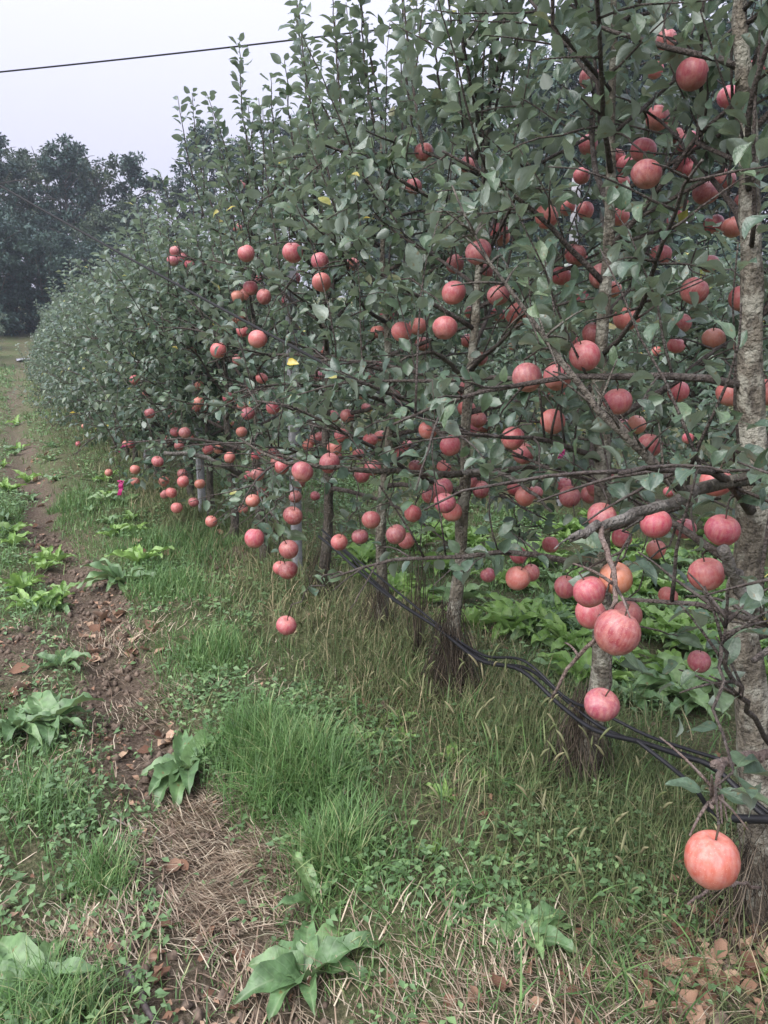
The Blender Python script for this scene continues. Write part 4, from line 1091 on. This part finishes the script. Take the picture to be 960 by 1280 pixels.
    for px, py, r, n in ((250, 1010, .11, 520), (225, 1025, .10, 420), (330, 1060, .11, 520), (300, 1095, .13, 700), (250, 1110, .12, 420), (330, 1210, .12, 520), (120, 1170, .10, 350), (640, 1245, .16, 600), (560, 1235, .14, 420),
                         (760, 1250, .17, 500), (850, 1230, .18, 500), (480, 1270, .14, 300), (210, 870, .14, 350), (150, 800, .25, 400), (500, 900, .2, 350)):
        n = int(n * (1.45 if px < 400 and py < 1190 else 0.6)); c = G(px, py); x = c[0] + rg.normal(0, r * .75, n); y = c[1] + rg.normal(0, r * .75, n); Q.append(np.stack([x, y], -1))
    n = 4500; x, y, u = scatter(n, -1.0, 2.2, 0.7, 4.5, rg); Q.append(np.stack([x, y], -1))
    Q = np.concatenate(Q); x, y = Q.T; n = len(x); pos = np.stack([x, y, ground_z(x, y) + rg.uniform(0.0, .022, n)], -1)
    az = rg.uniform(0, 2 * pi, n) * 0.35 + 1.1 + 2.5 * fbm(x * 2, y * 2, 8); el = rg.normal(0.05, .16, n); L = rg.uniform(.03, .13, n)
    d = np.stack([np.cos(az) * np.cos(el), np.sin(az) * np.cos(el), np.sin(el)], -1); s = np.stack([-np.sin(az), np.cos(az), 0 * az], -1) * rg.uniform(.0008, .0018, n)[:, None]
    mid = pos + d * (L * .5)[:, None] + np.array([0, 0, 1.0]) * (0.14 * L * rg.random(n))[:, None] + s * 4 * rg.normal(0, 1, (n, 1)); end = pos + d * L[:, None]
    up = np.array([0, 0, 0.0012])
    V = np.stack([pos - s, pos + s + up, mid - s, mid + s + up, end - s * .5, end + s * .5 + up], 1); b = np.arange(n)[:, None, None] * 6
    q = np.array([(0, 1, 3, 2), (2, 3, 5, 4)])
    me = mesh_np('straw', V.reshape(-1, 3), [(b + q[None]).reshape(-1, 4)], M['straw'], np.repeat(np.clip(rg.normal(.62, .27, n), 0, 1), 6))
    tag(obj('straw', me), 'dead straw thatch lying along the bare path', 'straw', None, 'stuff')
    # small-leaved ground cover
    X = []
    for (n, y0, y1, yp) in ((22000, 0.7, 3.2, 1), (13000, 3.2, 9, 1), (7000, 9, 28, 1.5)):
        x, y, u = scatter(n, -1.2, 4.6, y0, y1, rg, yp)
        pr = np.clip(4 * fbm(x * 2.6, y * 2.6, 121) + 0.32 + 0.6 * (u < 0.35), 0, 1) * (1 - 0.95 * soil_amount(x, y))
        k = (rg.random(n) < pr) & in_view(x, y); X.append(np.stack([x[k], y[k]], -1))
    X = np.concatenate(X); x, y = X.T; n = len(x); dist = np.hypot(x, y)
    rep = 3; cx = np.repeat(x, rep) + rg.normal(0, .018, n * rep); cy = np.repeat(y, rep) + rg.normal(0, .018, n * rep); N = n * rep
    pos = np.stack([cx, cy, ground_z(cx, cy) + rg.uniform(.008, .055, N)], -1); ph = rg.uniform(0, 6.28, N)
    d = np.stack([np.cos(ph), np.sin(ph), rg.uniform(-.1, .5, N)], -1); R = leaf_frames(d, np.array([0, 0, 1.0]) + rg.normal(0, .3, (N, 3)))
    mb = MB(); leaves_to_mb(mb, pos, R, rg.uniform(.014, .034, N) * (1 + 0.10 * np.maximum(np.repeat(dist, rep) - 2, 0)), None, np.clip(rg.normal(.5, .25, N), 0, 1), True)
    tag(obj('clover_cover', mb.mesh('clover_cover', M['cover'])), 'small-leaved weeds creeping over the orchard floor', 'weeds', None, 'stuff')
    # small leaf litter
    n = 9000; x, y, u = scatter(n, -1.0, 2.6, 0.75, 6.5, rg, 1.3)
    k = rg.random(n) < (0.12 + 0.65 * soil_amount(x, y) + 0.25 * (u > 1.2)) * np.clip(0.5 + 3 * fbm(x * 1.9, y * 1.9, 222), 0.05, 1); x, y = x[k], y[k]; n = len(x)
    ph = rg.uniform(0, 6.28, n); d = np.stack([np.cos(ph), np.sin(ph), rg.normal(0, .3, n)], -1); R = leaf_frames(d, np.array([0, 0, 1.0]) + rg.normal(0, .45, (n, 3)))
    mb = MB(); leaves_to_mb(mb, np.stack([x, y, ground_z(x, y) + rg.uniform(.004, .02, n)], -1), R, rg.uniform(.012, .042, n), None, np.clip(rg.beta(1.6, 1.9, n), 0, .94), True)
    tag(obj('leaf_litter', mb.mesh('leaf_litter', M['fallen_leaf'])), 'crumbled brown leaf litter over soil and grass', 'leaf litter', None, 'stuff')
    # soil crumbs in the rut
    n = 16000; x, y, u = scatter(n, -0.4, 1.9, 0.9, 7.0, rg, 1.3); so = soil_amount(x, y); k = rg.random(n) < so * so; x, y = x[k], y[k]; n = len(x)
    oc = np.array([(1, 0, 0), (0, 1, 0), (-1, 0, 0), (0, -1, 0), (0, 0, 1), (0, 0, -1)], float)
    sz = 0.004 + 0.024 * rg.random(n) ** 4
    V = np.stack([x, y, ground_z(x, y) + sz * 0.25], -1)[:, None, :] + sz[:, None, None] * oc[None] * rg.uniform(.55, 1.25, (n, 6, 1)) + rg.normal(0, .15, (n, 6, 3)) * sz[:, None, None]
    tt = np.array([(0, 1, 4), (1, 2, 4), (2, 3, 4), (3, 0, 4), (1, 0, 5), (2, 1, 5), (3, 2, 5), (0, 3, 5)])
    me = mesh_np('soil_crumbs', V.reshape(-1, 3), [(np.arange(n)[:, None, None] * 6 + tt[None]).reshape(-1, 3)], M['clod'], None, False)
    tag(obj('soil_crumbs', me), 'loose dark soil crumbs in the worn path', 'soil', None, 'stuff')
make_grass()

# ------------------------------------------------------------------ broad-leaved weeds: each leaf a part
def big_leaf(seed, wid=0.17, wave=0.03):
    rng = np.random.default_rng(seed); n = 13; xs = (-1, -0.5, 0, 0.5, 1)
    v = []; p1, p2 = rng.uniform(0, 6, 2)
    for i in range(n):
        t = i / (n - 1); w = wid * (sin(pi * min(1, 0.10 + t * 0.93)) ** 0.75) * (1.15 - 0.45 * t)
        if t < 0.16: w = 0.014
        if i == n - 1: w = 0.003
        for x in xs:
            z = 0.12 * abs(x) * w / wid + (wave * sin(9 * t * 2 + p1 + (2 if x > 0 else 0)) * abs(x) if t > .16 else 0)
            jag = 1 + (0.035 * rng.normal() if abs(x) == 1 and t > .16 else 0)
            v.append((x * w * jag, t + 0.012 * rng.normal() * abs(x), z + 0.02 * sin(4 * t + p2) + 0.012 * rng.normal() * abs(x)))
    v = np.array(v)
    i = np.arange(n - 1)[:, None] * 5; j = np.arange(4)[None]; q = np.stack([i + j, i + j + 1, i + 5 + j + 1, i + 5 + j], -1).reshape(-1, 4)
    return v, q
def bent(v, arch, roll):
    """lay the leaf along an arching midrib that rises from the crown and droops at the tip"""
    a0 = 1.15 - arch * 0.2; out = v.copy(); y = v[:, 1]
    a = a0 - arch * y * 1.5; ts = np.linspace(0, 1, 40); aa = a0 - arch * ts * 1.5
    cy = np.concatenate([[0], np.cumsum(np.cos(aa))[:-1]]) / 40; cz = np.concatenate([[0], np.cumsum(np.sin(aa))[:-1]]) / 40
    out[:, 1] = np.interp(y, ts, cy) - v[:, 2] * np.sin(a); out[:, 2] = np.interp(y, ts, cz) + v[:, 2] * np.cos(a)
    out[:, 0] = v[:, 0] * cos(roll); out[:, 2] += v[:, 0] * sin(roll)
    return out
BIG = {}
def bank(key, material, wid, wave, arch):
    rng = np.random.default_rng(len(BIG) + 60); L = []
    for s in range(8):
        v, q = big_leaf(s + 10 * len(BIG), wid * rng.uniform(.85, 1.15), wave)
        v = bent(v, rng.uniform(*arch), rng.uniform(-.28, .28))
        tint = np.clip(rng.uniform(.15, .85) + 0.12 * (np.abs(v[:, 0]) < 0.006), 0, 1)
        L.append(mesh_np('leaf', v, [q], material, np.broadcast_to(tint, (len(v),)).copy() if np.ndim(tint) else np.full(len(v), tint)))
    BIG[key] = L
bank('dock', M['dock'], 0.18, 0.04, (0.75, 1.25)); bank('greens', M['greens'], 0.17, 0.045, (0.35, 0.95)); bank('flat', M['dock'], 0.185, 0.04, (0.95, 1.3))
def plant(x, y, n, L, key, label, group, seed, name='dock_plant', azs=None, sizes=None, cat='weed'):
    r = random.Random(seed)
    t = thing(name, label, cat, (x, y, gz(x, y) - 0.005), group)
    for k in range(n):
        o = bpy.data.objects.new('leaf', r.choice(BIG[key])); COL.objects.link(o); o.parent = t
        az = azs[k] if azs else 2.4 * k + r.uniform(-.5, .5)
        s = (sizes[k] if sizes else L * r.uniform(.6, 1.1))
        o.rotation_euler = (r.uniform(-.18, .2) if not azs else r.uniform(-.05, .1), r.uniform(-.2, .2), az); o.scale = (s * r.uniform(.75, 1.2), s, s)
        o.location = (-0.01 * sin(az), 0.01 * cos(az), 0)
    return t
c = G(385, 1200)
plant(c[0], c[1], 9, 0.17, 'flat', 'broad-leaved dock plant with large pale leaves on straw beside the bare path', None, 1,
      azs=[-1.75, -1.15, -0.45, 0.3, 0.95, 1.55, 2.2, 2.9, -2.4], sizes=[.25, .22, .18, .15, .17, .21, .19, .15, .19])
c = G(395, 1120); plant(c[0], c[1], 4, 0.11, 'dock', 'young dock plant with one upright leaf against the lush grass', None, 2, azs=[0.0, 1.6, -1.2, 2.6], sizes=[.19, .14, .10, .08])
c = G(655, 1185); plant(c[0], c[1], 8, 0.15, 'dock', 'small upright dock rosette in dry grass below the hoses', None, 3)
c = G(235, 950); plant(c[0], c[1], 12, 0.27, 'flat', 'spreading dock plant at the edge of the tallest lush grass', None, 4)
c = G(60, 905); plant(c[0], c[1], 14, 0.25, 'flat', 'wide grey-green dock plant across the bare path from the lush grass', None, 5)
c = G(25, 915); plant(c[0], c[1], 12, 0.22, 'flat', 'grey-green dock plant touching the wide one across the bare path', None, 6)
c = G(45, 1235); plant(c[0], c[1], 10, 0.2, 'flat', 'low rounded dock plant in wet grass by the near end of the bare path', None, 7)
c = G(155, 735); plant(c[0], c[1], 13, 0.30, 'dock', 'large dark green dock plant with ragged leaves beside brown fallen leaves', None, 8)
c = G(175, 715); plant(c[0], c[1], 9, 0.26, 'greens', 'brighter dock plant growing close behind the large ragged one', None, 9)
c = G(75, 830); plant(c[0], c[1], 6, 0.16, 'dock', 'small dock plant on bare ground before the big ragged one', None, 10)
rp = random.Random(31)
for k in range(40):      # along both sides of the path, farther on
    px, py = rp.choice([(rp.uniform(0, 80), rp.uniform(640, 760)), (rp.uniform(100, 170), rp.uniform(600, 690)), (rp.uniform(0, 70), rp.uniform(505, 640))])
    c = G(px, py); plant(c[0], c[1], 6, rp.uniform(.12, .2) * (1 + 0.02 * c[1]), rp.choice(['dock', 'greens']), 'leafy dock weed beside the path, beyond the large ragged dock plant', 'dock weeds farther along the path', 100 + k)
for k in range(16):
    x, y, u = [float(v[0]) for v in scatter(1, 0.95, 1.7, 0.95, 2.6, rg)]
    plant(x, y, 6, rp.uniform(.05, .10), 'greens', 'small leafy weed in the tall grass below the lowest apples', 'small weeds under the fruiting row', 200 + k, 'leafy_weed')
for k in range(130):      # lush patch between the rows
    px = rp.uniform(450, 960); py = rp.uniform(655, 890) if px > 700 else rp.uniform(655, 800)
    c = G(px, py); u = c[0] - float(rowx(c[1]))
    if u < 0.45 or c[1] > 12: continue
    plant(c[0], c[1], rp.randint(8, 13), rp.uniform(.13, .27), rp.choice(['greens', 'greens', 'greens', 'dock']), 'bright green leafy weed in the lush patch behind the fruiting row', 'bright green weeds between the rows', 300 + k, 'leafy_weed')

# ------------------------------------------------------------------ fallen leaves, each by itself
FL = []
for s in range(10):
    rng = np.random.default_rng(700 + s); v = leaf_template(rng, rng.uniform(.3, 1.1), rng.uniform(-.5, .9), .10, rng.uniform(.26, .36)); v[:, 1] -= 0.5
    FL.append(mesh_np('fallen_leaf', v, [LEAF_Q, LEAF_T], M['fallen_leaf'], np.full(11, [0.05, .15, .25, .35, .45, .5, .6, .7, .8, .9][s])))
rl = random.Random(51)
def fallen(px, py, s, label, group):
    c = G(px, py); x, y = c[0], c[1]
    o = obj('fallen_leaf', rl.choice(FL)); tag(o, label, 'leaf', group)
    o.location = (x, y, gz(x, y) + 0.012); o.scale = (s, s, s); o.rotation_euler = (rl.uniform(-.5, .5), rl.uniform(-.6, .6), rl.uniform(0, 6.28))
for (cx, cy, rx, ry, n, s, lab) in ((885, 1215, 85, 70, 85, .055, 'dry brown leaf fallen below the lowest large apple'),
                                    (250, 1160, 90, 60, 16, .05, 'curled dry leaf lying in the bare path by the pale dock plant'),
                                    (215, 1060, 40, 40, 5, .05, 'tan dry leaf on dark soil at the edge of the straw'),
                                    (150, 805, 50, 30, 22, .085, 'pale brown leaf in the drift on the path before the ragged dock'),
                                    (135, 770, 40, 22, 12, .09, 'brown wilted leaf at the foot of the ragged dock plant'),
                                    (490, 890, 55, 28, 16, .07, 'dry leaf in the grass before the dead grass skirt'),
                                    (215, 920, 60, 30, 12, .06, 'dry leaf on the bare path beside the spreading dock'),
                                    (20, 860, 30, 18, 5, .10, 'large tan leaf beside the wide grey-green dock plant'),
                                    (230, 690, 60, 20, 12, .09, 'pale dry leaf under the trees past the first concrete post'),
                                    (60, 620, 40, 60, 20, .10, 'dry leaf scattered on the farther part of the bare path'),
                                    (680, 1250, 130, 30, 14, .05, 'dry leaf caught in the straw between the rosette and the lowest apple')):
    for k in range(n): fallen(min(955, max(4, rl.gauss(cx, rx * .55))), min(1278, rl.gauss(cy, ry * .55)), s * rl.uniform(.7, 1.25), lab, 'fallen leaves: ' + lab)

# dead weed skirts at the foot of trunks, and dead vines
def skirt(x, y, n, h, r, label, seed, upright=0.0):
    rng = np.random.default_rng(seed); mb = MB()
    t = thing('dead_weed_clump', label, 'dead weeds', (x, y, gz(x, y)))
    for k in range(n):
        a = rng.uniform(0, 6.28); rr_ = r * rng.uniform(.2, 1.0); p0 = np.array([cos(a) * rr_, sin(a) * rr_, 0]); hh = h * rng.uniform(.35, 1.05)
        p2 = np.array([cos(a) * rr_ * (0.15 + upright), sin(a) * rr_ * (0.15 + upright), hh]) + rng.normal(0, .02, 3); p1 = (p0 + p2) / 2 + rng.normal(0, .025, 3)
        mb.tube(smooth_path([p0, p1, p2], 5), np.linspace(.0017, .0008, 5), 3, cap=False, tint=rng.random())
    o = obj('stalks', mb.mesh('stalks', M['dead_stalk']), t); o['kind'] = 'stuff'
b3 = T3.location; skirt(b3.x - 0.02, b3.y, 340, 0.42, 0.17, 'skirt of dark dead grass leaning on the slender straight trunk', 1)
b2 = T2.location; skirt(b2.x - 0.02, b2.y, 200, 0.34, 0.14, 'dead stalks gathered round the bare trunk behind the hoses', 2)
b1 = T1.location; skirt(b1.x - 0.05, b1.y, 200, 0.26, 0.20, 'dry stalks piled at the foot of the lichen-spotted trunk', 3)
c = XP(540, 790, ROW + 0.02); skirt(c[0], c[1] + 0.12, 46, 0.62, 0.03, 'thin upright dead vine stems standing beside the slender straight trunk', 4, 0.9)
b5 = T5.location; skirt(b5.x, b5.y, 150, 0.35, 0.15, 'grey dead grass round the dark trunk before the first concrete post', 5)
b4 = T4.location; skirt(b4.x, b4.y, 120, 0.3, 0.12, 'grey dead grass round the pale bare lower trunk', 6)

def stick(px0, py0, px1, py1, r, material, label, lift=0.012):
    a, b = G(px0, py0), G(px1, py1); pts = []
    for t in np.linspace(0, 1, 8): p = a + (b - a) * t; pts.append((p[0] + rl.gauss(0, .003), p[1] + rl.gauss(0, .003), gz(p[0], p[1]) + lift))
    mb = MB(); mb.tube(pts, np.linspace(r, r * .7, 8), 7, lump=.2); tag(obj('stick', mb.mesh('stick', M[material])), label, 'stick')
stick(158, 1205, 200, 1275, .010, 'dark_stick', 'dark stick half sunk in the bare path')
stick(140, 1012, 235, 1042, .003, 'pale_stick', 'thin pale twig lying across the bare path at the straw')
stick(882, 1155, 935, 1152, .003, 'pale_stick', 'thin pale twig among dry leaves below the lowest large apple')

# ------------------------------------------------------------------ damp autumn air
m = bpy.data.materials.new('haze'); m.use_nodes = True; n = m.node_tree.nodes; l = m.node_tree.links; n.clear()
ho = n.new('ShaderNodeOutputMaterial'); hv = n.new('ShaderNodeVolumePrincipled')
hv.inputs['Color'].default_value = (0.80, 0.88, 1.0, 1); hv.inputs['Density'].default_value = 0.0014; hv.inputs['Anisotropy'].default_value = 0.2
l.new(hv.outputs[0], ho.inputs['Volume'])
x0, x1, y0, y1, z0, z1 = -60, 75, -20, 85, -3, 30
v = np.array([(x, y, z) for z in (z0, z1) for y in (y0, y1) for x in (x0, x1)], float)
q = np.array([(0, 2, 3, 1), (4, 5, 7, 6), (0, 1, 5, 4), (2, 6, 7, 3), (0, 4, 6, 2), (1, 3, 7, 5)])
tag(obj('haze', mesh_np('haze', v, [q], m, smooth=False)), 'thin damp autumn haze in front of the forest', 'haze', None, 'stuff')
scene.cycles.volume_bounces = 0
